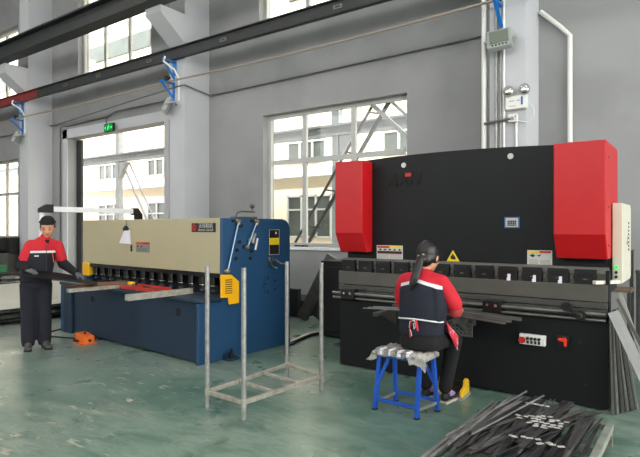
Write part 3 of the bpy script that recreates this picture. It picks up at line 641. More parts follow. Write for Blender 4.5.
for i, x in enumerate((X1-0.875, X1-0.645, X1-0.42)):
    tag(MB().box(x+0.012, x+0.045, 0.02, 0.028, 1.07, 1.10).box(x+0.02, x+0.045, 0.02, 0.028, 1.10, 1.135).build('paper_shim', M['paper'], loc=(-2.07, 5.18, 0)), 'white scrap stuck in the %s gap between clamps at the right of the press' % ('left', 'middle', 'rightmost')[i], 'paper scrap')
r_ = MB().cyl((X0-0.05, -0.07, 0.835), (X1-0.01, -0.07, 0.835), 0.017, n=14).build('guide_rail', M['steel'], P)
r_ = MB().cyl((X0-0.05, -0.06, 0.782), (X1-0.01, -0.06, 0.782), 0.014, n=14).build('guide_rail', M['steel'], P)
for x in (X0+0.07, 0.32):
    c = MB().box(x, x+0.18, -0.095, 0.0, 0.77, 0.885).build('slide_block', M['blackgloss'], P, bevel=0.006)
    MB().cyl((x+0.05, -0.095, 0.84), (x+0.05, -0.105, 0.84), 0.014, n=12).cyl((x+0.13, -0.095, 0.84), (x+0.13, -0.105, 0.84), 0.014, n=12).build('bolt', M['chrome'], c)
c = MB().cyl((1.18, -0.09, 0.82), (1.18, -0.13, 0.82), 0.045, n=18).bar((1.19, -0.12, 0.81), (1.05, -0.12, 0.90), 0.025, 0.05, 0, (0,1,0)).cyl((1.07, -0.1, 0.89), (1.07, -0.15, 0.89), 0.04, n=16).build('crank_lever', M['blackgloss'], P, bevel=0.003)
MB().cyl((1.18, -0.13, 0.82), (1.18, -0.138, 0.82), 0.02, n=12).build('pivot_bolt', M['steel'], c)
# controls
b_ = MB().box(0.65, 0.88, -0.05, 0, 0.50, 0.595).build('button_box', M['white'], P, bevel=0.008)
MB().cyl((0.685, -0.05, 0.545), (0.685, -0.08, 0.545), 0.022, n=18).cyl((0.685, -0.08, 0.545), (0.685, -0.09, 0.545), 0.03, n=18).build('emergency_stop', M['labelr'], b_)
for i in range(4):
    MB().cyl((0.728+i*0.033, -0.05, 0.56), (0.728+i*0.033, -0.07, 0.56), 0.013, n=14).box(0.718+i*0.033, 0.738+i*0.033, -0.054, -0.05, 0.512, 0.54).build('push_button', M['labelk'], b_)
b_ = MB().box(0.965, 1.075, -0.03, 0, 0.51, 0.61).build('switch_plate', M['blackgloss'], P, bevel=0.005)
MB().prism([(0.985,0.59),(1.045,0.60),(1.06,0.585),(1.055,0.525),(1.04,0.52),(1.035,0.565),(0.99,0.57)], 'y', -0.06, -0.03).build('rotary_switch', M['redsw'], b_, bevel=0.003)
for (x, z) in ((1.16, 0.565), (1.2, 0.2)): MB().cyl((x, 0, z), (x, -0.008, z), 0.014, n=10).build('plug', M['blackgloss'], P)
# ram markings
for (x, z) in ((-2.686, 2.253), (-1.546, 2.262)):
    MB().cyl((x+2.07, 0.121, z), (x+2.07, 0.114, z), 0.028, n=24).build('lifting_hole', M['labelw'], P)
lg = MB().box(-0.02+(-2.69+2.07), 0.05+(-2.69+2.07), 0.108, 0.12, 2.125, 2.165, T=Matrix()).build('logo_square', M['labelr'], P)
lg.location = (0.045, 0, 0)
text('lettering', 'AXH', 0.185, M['logo'], P, (-0.625, 0.116, 2.09), FR, extrude=0.004, sx=1.02, shear=0.25, bold=0.009)
n = MB().box(0.465, 0.609, 0.117, 0.12, 1.57, 1.676).build('data_plate', M['labelb'], P)
MB().box(0.478, 0.596, 0.115, 0.117, 1.58, 1.666).build('plate_field', M['labelw'], n)
mm = MB().box(0.492, 0.582, 0.114, 0.115, 1.592, 1.602)
for i in range(5): mm.prism([(0.494+i*0.017, 1.605), (0.502+i*0.017, 1.65), (0.506+i*0.017, 1.65), (0.51+i*0.017, 1.605)], 'y', 0.114, 0.115)
mm.box(0.492, 0.582, 0.114, 0.115, 1.63, 1.638).build('diagram', M['labelk'], n)
MB().box(X1-0.39, X1-0.01, 0.16, 0.60, 1.0, 1.298).build('cylinder_mount', M['black'], P)
def warn(xa, xb, za, zb, first, second, banner):
    n = MB().box(xa, xb, 0.116, 0.12, za, zb).build('warning_label', M['labelw'], P)
    xm = (xa+xb)/2; h = zb-za
    MB().box(xa+0.01, xm, 0.1145, 0.116, zb-0.20*h, zb-0.05*h).build('label_band', M[first], n)
    MB().box(xm, xb-0.01, 0.1145, 0.116, zb-0.20*h, zb-0.05*h).build('label_band', M[second], n)
    mm = MB()
    if banner:
        mm.box(xa+0.01, xb-0.01, 0.1145, 0.116, za+0.42*h, za+0.58*h)
        for i in range(5): mm.prism([(xa+0.025+i*0.06, za+0.66*h), (xa+0.05+i*0.06, za+0.77*h), (xa+0.065+i*0.06, za+0.64*h), (xa+0.04+i*0.06, za+0.62*h)], 'y', 0.1145, 0.116)
        MB().box(xa+0.01, xb-0.01, 0.1145, 0.116, za+0.37*h, za+0.42*h).build('red_line', M['labelr'], n)
    else:
        mm.prism([(xa+0.02, za+0.62*h), (xa+0.05, za+0.74*h), (xa+0.075, za+0.6*h), (xa+0.05, za+0.5*h)], 'y', 0.1145, 0.116)
        mm.prism([(xa+0.085, za+0.62*h), (xa+0.13, za+0.72*h), (xa+0.11, za+0.55*h)], 'y', 0.1145, 0.116)
    mm.build('pictogram', M['labelk'], n)
    mm = MB()
    for i in range(4): mm.box(xa+0.015, xm-0.01, 0.1148, 0.116, za+(0.06+i*0.08)*h, za+(0.09+i*0.08)*h).box(xm+0.005, xb-0.015, 0.1148, 0.116, za+(0.06+i*0.08)*h, za+(0.09+i*0.08)*h)
    mm.build('small_print', M['labelg'], n)
warn(-0.951, -0.628, 1.228, 1.378, 'labelr', 'labely', True)
warn(0.68, 0.902, 1.228, 1.362, 'labely', 'labelr', False)
n = MB().prism([(-0.124, 1.228), (0.015, 1.228), (-0.057, 1.342)], 'y', 0.116, 0.12).build('warning_triangle', M['labely'], P)
MB().prism([(-0.075, 1.25), (-0.03, 1.245), (-0.025, 1.27), (-0.045, 1.29), (-0.06, 1.31), (-0.07, 1.285), (-0.085, 1.275)], 'y', 0.1145, 0.116).build('pictogram', M['labelk'], n)
# electrical cabinet on the right side
c = MB().box(X1+0.002, X1+0.082, 0.20, 0.80, 1.085, 1.79).build('control_cabinet', M['cab'], P, bevel=0.006)
MB().box(X1+0.082, X1+0.088, 0.225, 0.775, 1.11, 1.765).build('door', M['cab'], c, bevel=0.002)
mm = MB().prism([(0.45,1.42),(0.50,1.50),(0.47,1.45),(0.53,1.42)], 'x', X1+0.088, X1+0.091)
for i in range(8): mm.box(X1+0.088, X1+0.091, 0.56, 0.62, 1.36+i*0.035, 1.38+i*0.035)
mm.build('door_print', M['labelk'], c)
MB().cyl((X1+0.035, 0.2, 1.225), (X1+0.035, 0.185, 1.225), 0.014, n=14).build('green_lamp', M['greenled'], c)
MB().cyl((X1+0.035, 0.2, 1.18), (X1+0.035, 0.18, 1.18), 0.012, n=12).cyl((X1+0.035, 0.2, 1.14), (X1+0.035, 0.175, 1.14), 0.012, n=12).build('key_switch', M['labelk'], c)
c = MB().bar((X1-0.11, 0.0, 1.098), (X1+0.06, 0.22, 1.098), 0.035, 0.03).build('cabinet_arm', M['cab'], P)
MB().cyl((X1-0.03, 0.09, 1.04), (X1-0.03, 0.09, 1.085), 0.018, n=12).build('arm_knob', M['rubber'], c)
MB().box(X0+0.1, X1-0.45, 0.55, 1.25, 2.1, 2.2).build('oil_tank', M['black'], P)
# front sheet supports
for x in (0.16, -0.62):
    f = MB().box(x, x+0.05, -0.55, -0.1, 0.70, 0.735).prism([(-0.1, 0.7), (-0.1, 0.55), (-0.42, 0.7)], 'x', x+0.015, x+0.03).box(x-0.02, x+0.07, -0.11, -0.001, 0.62, 0.765).build('front_support', M['dsteel'], P, bevel=0.003)
mm = MB().box(-0.01, 0.25, -0.17, -0.15, 0.53, 0.66).build('perforated_bracket', M['profile'], P)
h = MB()
for i in range(6):
    for j in range(3): h.cyl((0.02+i*0.04, -0.17, 0.56+j*0.034), (0.02+i*0.04, -0.172, 0.56+j*0.034), 0.008, n=8)
h.build('hole', M['blackmatte'], mm)

# ------------------------------------------------------------------ tube rack
def at_f(x, y): return (x, y, 0)
t = thing('pipe_rack', 'bare galvanised tube rack with four tall posts standing on the floor', 'rack', (-3.08, 3.23, 0), R(-1))
posts = {'A': (-0.475, 0.02), 'B': (-0.01, 0), 'C': (0.04, 1.0), 'D': (-0.52, 1.15)}
tops = {'A': 1.24, 'B': 1.243, 'C': 1.235, 'D': 1.216}
for k in posts:
    x, y = posts[k]; MB().cyl((x, y, 0), (x, y, tops[k]), 0.0205, n=14).build('post', M['galv'], t)
zr = 0.14
for a, b_ in (('A','B'), ('B','C'), ('C','D'), ('D','A')):
    (xa, ya), (xb, yb) = posts[a], posts[b_]
    MB().bar((xa, ya, zr), (xb, yb, zr), 0.035, 0.035).build('rail', M['galvw'], t, bevel=0.003)
for f in (0.36, 0.68):
    MB().bar((posts['A'][0]+0.0, 0.02+f*1.1, zr), (posts['B'][0]+0.06*f, f*1.02, zr), 0.03, 0.03).build('crossbar', M['galvw'], t, bevel=0.003)
for k in posts:
    x, y = posts[k]; MB().cyl((x, y, zr-0.035), (x, y, zr+0.03), 0.024, n=12).build('weld_collar', M['galvw'], t)

# ------------------------------------------------------------------ stool with wrapped seat
t = thing('stool', 'blue steel stool with a seat wrapped in grey plastic, under the seated worker', 'stool', (-2.115, 4.205, 0))
lg = [(-0.225, -0.135), (0.175, -0.145), (0.235, 0.135), (-0.185, 0.175)]
tp = [(-0.19, -0.11), (0.19, -0.12), (0.20, 0.12), (-0.175, 0.13)]
for (xa, ya), (xb, yb) in zip(lg, tp):
    l_ = MB().bar((xa, ya, 0.012), (xb, yb, 0.475), 0.034, 0.034, 0, (1, 0, 0)).build('leg', M['stool'], t, bevel=0.003)
    MB().box(xa-0.02, xa+0.02, ya-0.02, ya+0.02, 0, 0.014).build('foot_cap', M['rubber'], l_)
def lp(i, z):
    (xa, ya), (xb, yb) = lg[i], tp[i]; u = z/0.475; return (xa+(xb-xa)*u, ya+(yb-ya)*u, z)
for i, j, z, mm in ((0,1,.095,'stool'), (1,2,.075,'galv'), (2,3,.095,'stool'), (3,0,.075,'galv')):
    MB().bar(lp(i, z), lp(j, z), 0.022, 0.025).build('rung', M[mm], t, bevel=0.002)
MB().bar(lp(0, .22), (-0.10, -0.115, 0.46), 0.025, 0.025).build('brace', M['stool'], t)
MB().bar(lp(2, .22), (0.10, 0.115, 0.46), 0.025, 0.025).build('brace', M['stool'], t)
MB().box(-0.20, 0.20, -0.13, 0.13, 0.46, 0.485).build('seat_frame', M['stool'], t)
# wrapped seat: lumpy slab
def wrapmat():
    m = mat('wrap_plastic', (168, 164, 156), 0.38, noise=0.3, nscale=14, dirt=(66, 70, 96), dirt_amt=0.75, dscale=13, bump=0.6)
    return m
wm = wrapmat()
sb = MB(); nx, ny = 30, 20; vs = []; fs = []
random.seed(3)
def lump(i, j): return 0.012*math.sin(i*1.9+0.6*j)+0.006*math.sin(j*2.3+i)
for layer in (0, 1):
    for j in range(ny+1):
        for i in range(nx+1):
            x = -0.24+0.48*i/nx; y = -0.165+0.33*j/ny
            e = max(0, abs(x)/0.24-0.8)/0.2; e2 = max(0, abs(y)/0.165-0.75)/0.25
            drop = 0.03*min(1, e*e+e2*e2)
            z = (0.535-drop+lump(i, j)*0.6) if layer else (0.475+drop*0.3+lump(j, i)*0.6-0.015*(1 if x > 0.1 else 0))
            vs.append((x, y, z))
K = (nx+1)*(ny+1)
for j in range(ny):
    for i in range(nx):
        a = j*(nx+1)+i
        fs.append((a+K, a+1+K, a+nx+2+K, a+nx+1+K)); fs.append((a, a+nx+1, a+nx+2, a+1))
for i in range(nx):
    fs.append((i, i+1, i+1+K, i+K)); b0 = ny*(nx+1)+i; fs.append((b0+1, b0, b0+K, b0+1+K))
for j in range(ny):
    a = j*(nx+1); fs.append((a+nx+1, a, a+K, a+nx+1+K)); a += nx; fs.append((a, a+nx+1, a+nx+1+K, a+K))
sb.add(vs, fs, 0, True)
st = sb.build('seat', wm, t, smooth_it=1)
MB().prism([(-0.245, 0.50), (-0.21, 0.49), (-0.20, 0.45), (-0.25, 0.425), (-0.31, 0.425), (-0.27, 0.455)], 'y', -0.15, -0.135).build('loose_wrap', wm, st)
MB().prism([(0.10, 0.51), (0.245, 0.51), (0.27, 0.455), (0.26, 0.40), (0.22, 0.44), (0.16, 0.455), (0.12, 0.44)], 'y', -0.175, -0.16).build('loose_wrap', wm, st)
for i in range(8):
    x = -0.20+i*0.042; w_ = 0.014+0.008*(i % 3)
    MB().box(x, x+w_, -0.172, -0.163, 0.49+0.006*(i % 2), 0.522).box(x, x+w_, -0.168, -0.06-0.02*(i % 3), 0.527, 0.5425).build('strap_band', M['paper' if i % 2 else 'labelg'], st)

# ------------------------------------------------------------------ people
def limb(m, pts, radii, side=None, n=16):
    """tapered limb with rounded ends and ball joints, closed volumes to be fused by the remesh"""
    m.tube(pts, 0, n, radii=radii, side=side)
    for p, r in zip(pts, radii):
        ra, rb = r if isinstance(r, tuple) else (r, r)
        if ra == rb: m.ball(p, ra*0.99, 12)
    return m
def hand(m, w, d, palm_n, thumb_side, curl=0.5, s=1.0, fat=1.0):
    """five-fingered hand at wrist w, pointing along d; palm_n = direction the palm faces"""
    w = Vector(w); d = Vector(d).normalized(); pn = Vector(palm_n); pn = (pn-d*pn.dot(d)).normalized(); sd = d.cross(pn).normalized()*thumb_side
    c = w+d*0.05*s
    m.tube([w-d*0.01, w+d*0.03*s, w+d*0.085*s], 0, 10, radii=[(0.026*s*fat, 0.019*s*fat), (0.036*s*fat, 0.017*s*fat), (0.039*s*fat, 0.014*s*fat)], side=sd)
    for k, (off, ln) in enumerate(((0.028, 0.07), (0.009, 0.078), (-0.010, 0.072), (-0.028, 0.056))):
        p = w+d*0.08*s+sd*off*s; q = [p]; dd = d.copy()
        for seg in (0.42, 0.32, 0.26):
            ang = curl*0.75; dd = (dd*math.cos(ang)+pn*math.sin(ang)).normalized(); q.append(q[-1]+dd*ln*seg*s)
        m.tube(q, 0, 8, radii=[0.0095*s*fat, 0.009*s*fat, 0.0085*s*fat, 0.006*s*fat]); m.ball(q[-1], 0.0066*s*fat, 8)
    p = w+d*0.025*s+sd*0.028*s; t1 = p+(d*0.6+sd*0.7+pn*0.3).normalized()*0.04*s; t2 = t1+(d*0.8+pn*0.5).normalized()*0.03*s
    m.tube([p, t1, t2], 0, 8, radii=[0.013*s*fat, 0.0105*s*fat, 0.008*s*fat]); m.ball(t2, 0.0082*s*fat, 8)
def head(m, c, yaw=0, pitch=0, s=1.0):
    T = Matrix.Rotation(yaw, 4, 'Z') @ Matrix.Rotation(pitch, 4, 'X')
    def B(p, r): m.ball(Vector(c)+(T @ Vector(p))*s, tuple(q*s for q in r), 20, T=T)
    B((0, 0.015, 0.03), (0.074, 0.092, 0.088)); B((0, -0.02, -0.03), (0.058, 0.068, 0.078)); B((0, -0.045, -0.085), (0.033, 0.032, 0.024))
    B((0.04, -0.05, -0.025), (0.022, 0.022, 0.022)); B((-0.04, -0.05, -0.025), (0.022, 0.022, 0.022))
    B((0, -0.09, -0.02), (0.011, 0.018, 0.026)); B((0, -0.1, -0.035), (0.0155, 0.014, 0.011)); B((0, -0.075, 0.012), (0.045, 0.018, 0.01))
    for sx in (-1, 1): B((sx*0.076, 0.01, -0.01), (0.011, 0.02, 0.031))
    return T
# ---- standing man
MR = R(63.4)
man = thing('person', 'person standing left of the shear in black cap and red and black jacket', 'person', (-7.10, 3.55, 0), MR)
hc = Vector((0.132, -0.06, 1.57)); s_ = 1.10
m = MB()
T = head(m, hc, R(-6), R(12), s_)
limb(m, [(0.12, -0.03, 1.38), (0.135, -0.04, 1.5)], [0.058, 0.054])
m.tube([(0, 0, 0.84), (0, 0, 0.95), (0.03, -0.01, 1.12), (0.09, -0.03, 1.3), (0.12, -0.03, 1.4)], 0, 20, radii=[(0.15, 0.10), (0.145, 0.1), (0.155, 0.1), (0.17, 0.09), (0.08, 0.06)], side=(1,0,0))
for sx, kn, an in ((-1, (-0.09, -0.015, 0.48), (-0.09, 0.0, 0.10)), (1, (0.09, -0.01, 0.48), (0.098, 0.02, 0.10))):
    limb(m, [(sx*0.08, 0, 0.86), kn, an], [0.075, 0.05, 0.04]); limb(m, [an, (an[0]+0.01, an[1]-0.08, 0.045)], [0.034, 0.02])
RA = [(-0.055, -0.03, 1.34), (-0.165, -0.05, 1.09), (-0.10, -0.26, 1.05)]
LA = [(0.245, -0.03, 1.335), (0.315, -0.04, 1.10), (0.46, -0.20, 0.985)]
limb(m, RA, [0.05, 0.04, 0.028]); limb(m, LA, [0.05, 0.04, 0.028])
hand(m, RA[2], (0.7, -0.5, -0.25), (0.1, 0.2, -1), 1, 0.55); hand(m, LA[2], (0.75, -0.35, -0.5), (-0.2, 0.1, -1), -1, 0.5)
m.build('body', M['skin'], man, remesh=0.0075, smooth_it=3)
# jacket
jm = jacket_mat('work_jacket', 1.25, (0.0, 0.1), (22, 25, 36), (188, 24, 40))
m = MB()
m.tube([(0.0, 0.0, 0.87), (0.0, 0, 0.9), (0.01, 0, 1.02), (0.04, -0.015, 1.15), (0.08, -0.03, 1.28), (0.105, -0.03, 1.38), (0.125, -0.035, 1.45)], 0, 24, radii=[(0.185, 0.14), (0.19, 0.145), (0.187, 0.145), (0.18, 0.14), (0.178, 0.13), (0.14, 0.11), (0.072, 0.075)], side=(1,0,0))
limb(m, [(0.0, -0.03, 1.345), (-0.06, -0.03, 1.335)], [0.08, 0.075]); limb(m, [(0.18, -0.03, 1.345), (0.245, -0.03, 1.33)], [0.08, 0.072])
jk = m.build('jacket', jm, man, remesh=0.012, smooth_it=4)
mm = MB()
mm.tube([(0.13+0.068*math.cos(a_), -0.038+0.062*math.sin(a_), 1.468+0.016*math.sin(a_)) for a_ in [R(-62-x*20.5) for x in range(0, 13)]], 0, 8, radii=[(0.012, 0.028)]*13)
mm.build('collar', M['workred'], jk, smooth_it=1)
MB().prism([(0.10, 1.42), (0.155, 1.42), (0.135, 1.33), (0.125, 1.33)], 'y', -0.135, -0.115).build('undershirt', M['blackcloth'], jk)
MB().prism([(0.117,1.35),(0.124,1.35),(0.118,0.9),(0.112,0.9)], 'y', -0.165, -0.13).build('zip', M['labelk'], jk)
plabel(MB().bar((0.185, -0.157, 1.25), (0.205, -0.15, 1.12), 0.014, 0.01).build('pocket_trim', M['labelo'], jk), 'orange pocket zip')
MB().box(-0.02, 0.03, -0.17, -0.155, 1.205, 1.22).build('chest_badge', M['reflect'], jk)
def split_sleeve(name, A, r, f, up, low, parent):
    a, b_, c_ = [Vector(p) for p in A]; k = a.lerp(b_, f)
    mu = MB(); limb(mu, [a, k], [r[0], r[0]*(1-f)+r[1]*f]); mu.build(name, up, parent, remesh=0.01, smooth_it=3)
    ml = MB(); limb(ml, [a.lerp(b_, f-0.02), b_, b_.lerp(c_, 0.97)], [(r[0]*(1-f)+r[1]*f)*0.99, r[1], r[2]]); ml.build(name, low, parent, remesh=0.01, smooth_it=3)
split_sleeve('sleeve', RA, (0.082, 0.073, 0.05), 0.74, M['workred'], M['blackcloth'], man)
split_sleeve('sleeve', LA, (0.078, 0.07, 0.048), 0.78, M['workred'], M['blackcloth'], man)
for A, d_, pn_, ts, cu in ((RA, (0.7, -0.5, -0.25), (0.1, 0.2, -1), 1, 0.55), (LA, (0.75, -0.35, -0.5), (-0.2, 0.1, -1), -1, 0.5)):
    m = MB(); hand(m, A[2], d_, pn_, ts, cu, 1.06, 1.28); limb(m, [Vector(A[1]).lerp(Vector(A[2]), 0.86), A[2]], [0.036, 0.034]); m.build('glove', M['glove'], man, remesh=0.006, smooth_it=1)
m = MB()
m.tube([(0, 0, 0.80), (0, 0, 0.92), (0, 0, 0.98)], 0, 20, radii=[(0.165, 0.125), (0.178, 0.13), (0.17, 0.12)], side=(1,0,0))
limb(m, [(-0.085, 0, 0.84), (-0.092, -0.01, 0.48), (-0.09, 0.0, 0.12)], [0.108, 0.09, 0.085]); limb(m, [(0.085, 0, 0.84), (0.09, -0.005, 0.48), (0.098, 0.02, 0.12)], [0.108, 0.09, 0.085])
m.cyl((-0.09, 0, 0.045), (-0.09, 0, 0.12), 0.074, 0.084).cyl((0.098, 0.02, 0.045), (0.098, 0.02, 0.12), 0.074, 0.084)
m.build('trousers', M['trouser'], man, remesh=0.012, smooth_it=4)
for an, dx in (((-0.09, 0.0), 0.0), ((0.098, 0.02), 0.05)):
    m = MB().ball((an[0], an[1]+0.02, 0.055), (0.045, 0.06, 0.05), 16).ball((an[0]+dx*0.3, an[1]-0.05, 0.07), (0.044, 0.05, 0.045), 14).ball((an[0]+dx*0.5, an[1]-0.08, 0.045), (0.047, 0.07, 0.04), 16).ball((an[0]+dx, an[1]-0.14, 0.038), (0.046, 0.06, 0.033), 16).ball((an[0], an[1], 0.08), (0.04, 0.045, 0.05), 12)
    sh = m.build('shoe', M['shoe'], man, remesh=0.008, smooth_it=2)
    MB().prism([(an[0]-0.042, an[1]+0.07), (an[0]+0.042, an[1]+0.07), (an[0]+dx+0.045, an[1]-0.16), (an[0]+dx, an[1]-0.195), (an[0]+dx-0.045, an[1]-0.16)], 'z', 0.0, 0.02).build('sole', M['rubber'], sh, bevel=0.005)
def facepiece(name, pts, m_, parent, T, c, s):
    mm = MB()
    for p, r in pts: mm.ball(Vector(c)+(T @ Vector(p))*s, tuple(q*s for q in r), 12, T=T)
    return mm.build(name, m_, parent)
# cap and hair
def TP(T, c, s, p): return Vector(c)+(T @ Vector(p))*s
mm = MB().ball(TP(T, hc, s_, (0, 0.022, 0.07)), tuple(q*s_ for q in (0.082, 0.1, 0.076)), 22, T=T)
mm.tube([TP(T, hc, s_, (0.084*math.cos(a), 0.022+0.099*math.sin(a), 0.068)) for a in [2*PI*i/24 for i in range(25)]], 0.012, 8)
mm.build('cap', M['cap'], man, remesh=0.008, smooth_it=1)
facepiece('hair', [((0.075, 0.03, 0.02), (0.012, 0.05, 0.035)), ((-0.075, 0.03, 0.02), (0.012, 0.05, 0.035)), ((0, 0.075, -0.01), (0.065, 0.035, 0.06))], M['hair'], man, T, hc, s_)
for sx in (-1, 1):
    facepiece('eye', [((sx*0.031, -0.079, -0.002), (0.013, 0.008, 0.0055))], M['labelk'], man, T, hc, s_)
    facepiece('eyebrow', [((sx*0.033, -0.086, 0.02), (0.02, 0.006, 0.004))], M['hair'], man, T, hc, s_)
facepiece('mouth', [((0, -0.083, -0.064), (0.021, 0.008, 0.0055))], M['lips'], man, T, hc, s_)
# the sheet he holds
sh = MB(); vs = []; fs = []; nx, ny = 20, 6
for k in (0, 1):
    for j in range(ny+1):
        for i in range(nx+1):
            u, v = i/nx, j/ny
            x = -0.15+0.86*u; y = -0.50+0.34*v-0.06*u+0.0
            z = 1.035-0.02*u-0.16*u*u-0.05*(1-v)*(1-0.4*u)-0.03*math.sin(PI*u)*(1-v)
            vs.append((x+0.0, y+0.16*u*0.6, z-0.002*k))
K = (nx+1)*(ny+1)
for j in range(ny):
    for i in range(nx):
        a = j*(nx+1)+i; fs.append((a, a+1, a+nx+2, a+nx+1)); fs.append((a+K, a+nx+1+K, a+nx+2+K, a+1+K))
sh.add(vs, fs, 0, True)
for i in range(nx):
    sh.add([vs[i], vs[i+1], vs[i+1+K], vs[i+K]], [(0,1,2,3)]); a = ny*(nx+1)+i; sh.add([vs[a], vs[a+1], vs[a+1+K], vs[a+K]], [(0,1,2,3)])
o = sh.build('metal_sheet', M['sheetdark'], loc=(-7.10, 3.55, 0)); o.rotation_euler = (0, 0, MR)
tag(o, 'thin dark metal sheet held by the standing person, drooping towards the shear', 'metal sheet')

# ---- seated woman, facing the press (+y), local origin on the floor below her hips
wo = thing('person', 'person with long black ponytail sitting on the stool in red and navy jacket', 'person', (-1.99, 4.25, 0), 0)
s_ = 1.0
def headY(m, c, s): return head(m, c, PI+R(-8), R(16), s)
hc = Vector((0.022, 0.115, 1.318)); s_ = 1.1
m = MB(); T = headY(m, hc, s_)
limb(m, [(0, 0.045, 1.16), (0, 0.08, 1.27)], [0.05, 0.046])
m.tube([(0, 0, 0.57), (0, 0, 0.66), (0, 0.01, 0.82), (0, 0.03, 1.02), (0, 0.04, 1.14), (0, 0.05, 1.19)], 0, 20, radii=[(0.14, 0.10), (0.15, 0.105), (0.12, 0.09), (0.15, 0.09), (0.13, 0.07), (0.06, 0.05)], side=(1,0,0))
WR = [(0.165, 0.05, 1.12), (0.255, 0.12, 0.872), (0.16, 0.36, 0.86)]
WL = [(-0.175, 0.05, 1.11), (-0.25, 0.13, 0.90), (-0.18, 0.38, 0.84)]
limb(m, WR, [0.045, 0.036, 0.026]); limb(m, WL, [0.045, 0.036, 0.026])
hand(m, WR[2], (-0.15, 1, -0.1), (0, 0, -1), -1, 0.5, 0.95); hand(m, WL[2], (0.15, 1, -0.1), (0, 0, -1), 1, 0.5, 0.95)
LEGS = [[(0.09, 0.02, 0.62), (0.13, 0.41, 0.56), (0.07, 0.35, 0.11)], [(-0.09, 0.02, 0.62), (-0.14, 0.42, 0.56), (-0.12, 0.36, 0.11)]]
for l_ in LEGS:
    limb(m, l_, [0.07, 0.05, 0.035]); limb(m, [l_[2], (l_[2][0]+0.02, l_[2][1]+0.13, 0.05)], [0.034, 0.028])
m.build('body', M['skin'], wo, remesh=0.0075, smooth_it=3)
jm2 = jacket_mat('work_jacket_back', 1.11, (0.26, 0.0), (20, 23, 38), (190, 22, 42))
m = MB()
m.tube([(0, 0, 0.665), (0, 0, 0.69), (0, 0.0, 0.78), (0, 0.01, 0.9), (0, 0.03, 1.03), (0, 0.045, 1.12), (0, 0.055, 1.175), (0, 0.065, 1.215)], 0, 24, radii=[(0.195, 0.13), (0.2, 0.135), (0.195, 0.13), (0.205, 0.135), (0.212, 0.13), (0.178, 0.105), (0.105, 0.075), (0.06, 0.055)], side=(1,0,0))
limb(m, [(0.10, 0.045, 1.115), (0.165, 0.05, 1.105)], [0.078, 0.072]); limb(m, [(-0.10, 0.045, 1.115), (-0.17, 0.05, 1.105)], [0.078, 0.072])
m.tube([(0.15, 0.03, 1.08), (0.17, 0.02, 0.9), (0.16, 0.02, 0.76)], 0, 14, radii=[(0.05, 0.1), (0.05, 0.1), (0.04, 0.1)], side=(1,0,0))
jw = m.build('jacket', jm2, wo, remesh=0.011, smooth_it=4)
def sleeve(name, A, r, m_, parent): 
    mm = MB(); limb(mm, A, r); return mm.build(name, m_, parent, remesh=0.01, smooth_it=3)
sleeve('sleeve', [(0.17, 0.055, 1.085), (0.225, 0.095, 0.98), (0.25, 0.115, 0.925)], [0.075, 0.073, 0.07], M['workred'], wo)
sleeve('sleeve', [(-0.18, 0.055, 1.085), (-0.225, 0.095, 0.98), (-0.243, 0.122, 0.93)], [0.075, 0.072, 0.068], M['workred'], wo)
plabel(sleeve('oversleeve', [(0.25, 0.118, 0.93), (0.256, 0.125, 0.868), (0.165, 0.34, 0.862)], [0.062, 0.062, 0.038], M['sleevered'], wo), 'dull red oversleeve')
plabel(sleeve('oversleeve', [(-0.245, 0.125, 0.93), (-0.25, 0.13, 0.895), (-0.185, 0.36, 0.842)], [0.06, 0.06, 0.038], M['sleevered'], wo), 'dull red oversleeve')
m = MB()
m.tube([(0, 0.0, 0.545), (0, 0.0, 0.60), (0, 0, 0.72)], 0, 20, radii=[(0.18, 0.13), (0.19, 0.14), (0.165, 0.12)], side=(1,0,0))
for l_ in LEGS: limb(m, [l_[0], l_[1], (l_[2][0], l_[2][1], 0.14)], [0.095, 0.078, 0.062])
m.build('trousers', M['blackcloth'], wo, remesh=0.011, smooth_it=4)
for l_ in LEGS:
    a = l_[2]
    m = MB().ball((a[0], a[1], 0.055), (0.038, 0.055, 0.045), 14).ball((a[0]+0.01, a[1]+0.08, 0.048), (0.042, 0.07, 0.036), 14).ball((a[0]+0.02, a[1]+0.14, 0.04), (0.04, 0.055, 0.03), 14)
    sh = m.build('shoe', M['rubber'], wo, remesh=0.007, smooth_it=2)
    MB().prism([(a[0]-0.038, a[1]-0.055), (a[0]+0.04, a[1]-0.055), (a[0]+0.065, a[1]+0.13), (a[0]+0.03, a[1]+0.20), (a[0]-0.025, a[1]+0.16)], 'z', 0.0, 0.022).build('sole', M['sole'], sh, bevel=0.005)
    MB().bar((a[0]+0.035, a[1]+0.02, 0.075), (a[0]+0.045, a[1]+0.09, 0.07), 0.012, 0.03).bar((a[0]+0.02, a[1]+0.05, 0.09), (a[0]+0.045, a[1]+0.1, 0.075), 0.02, 0.012).build('shoe_stripe', M['purple'], sh)
# hair: skull cap of hair, bun tie and long tail down the back
m = MB()
def HB(p, r): m.ball(TP(T, hc, s_, p), tuple(q*s_ for q in r), 20, T=T)
HB((0, 0.025, 0.036), (0.086, 0.104, 0.095)); HB((0, 0.06, -0.03), (0.07, 0.062, 0.065)); HB((0.058, 0.01, 0.0), (0.026, 0.065, 0.05)); HB((-0.058, 0.01, 0.0), (0.026, 0.065, 0.05)); HB((0, 0.095, -0.02), (0.03, 0.03, 0.03))
k0 = TP(T, hc, s_, (0, 0.105, -0.015))
m.tube([k0, k0+Vector((0.0, -0.03, -0.03)), (0.0, -0.07, 1.215), (-0.015, -0.10, 1.15), (-0.03, -0.112, 1.10), (-0.05, -0.115, 1.04)], 0, 12, radii=[(0.026, 0.022), (0.034, 0.028), (0.04, 0.026), (0.038, 0.022), (0.03, 0.016), (0.006, 0.006)], side=(1,0,0))
m.build('hair', M['hair'], wo, remesh=0.007, smooth_it=2)
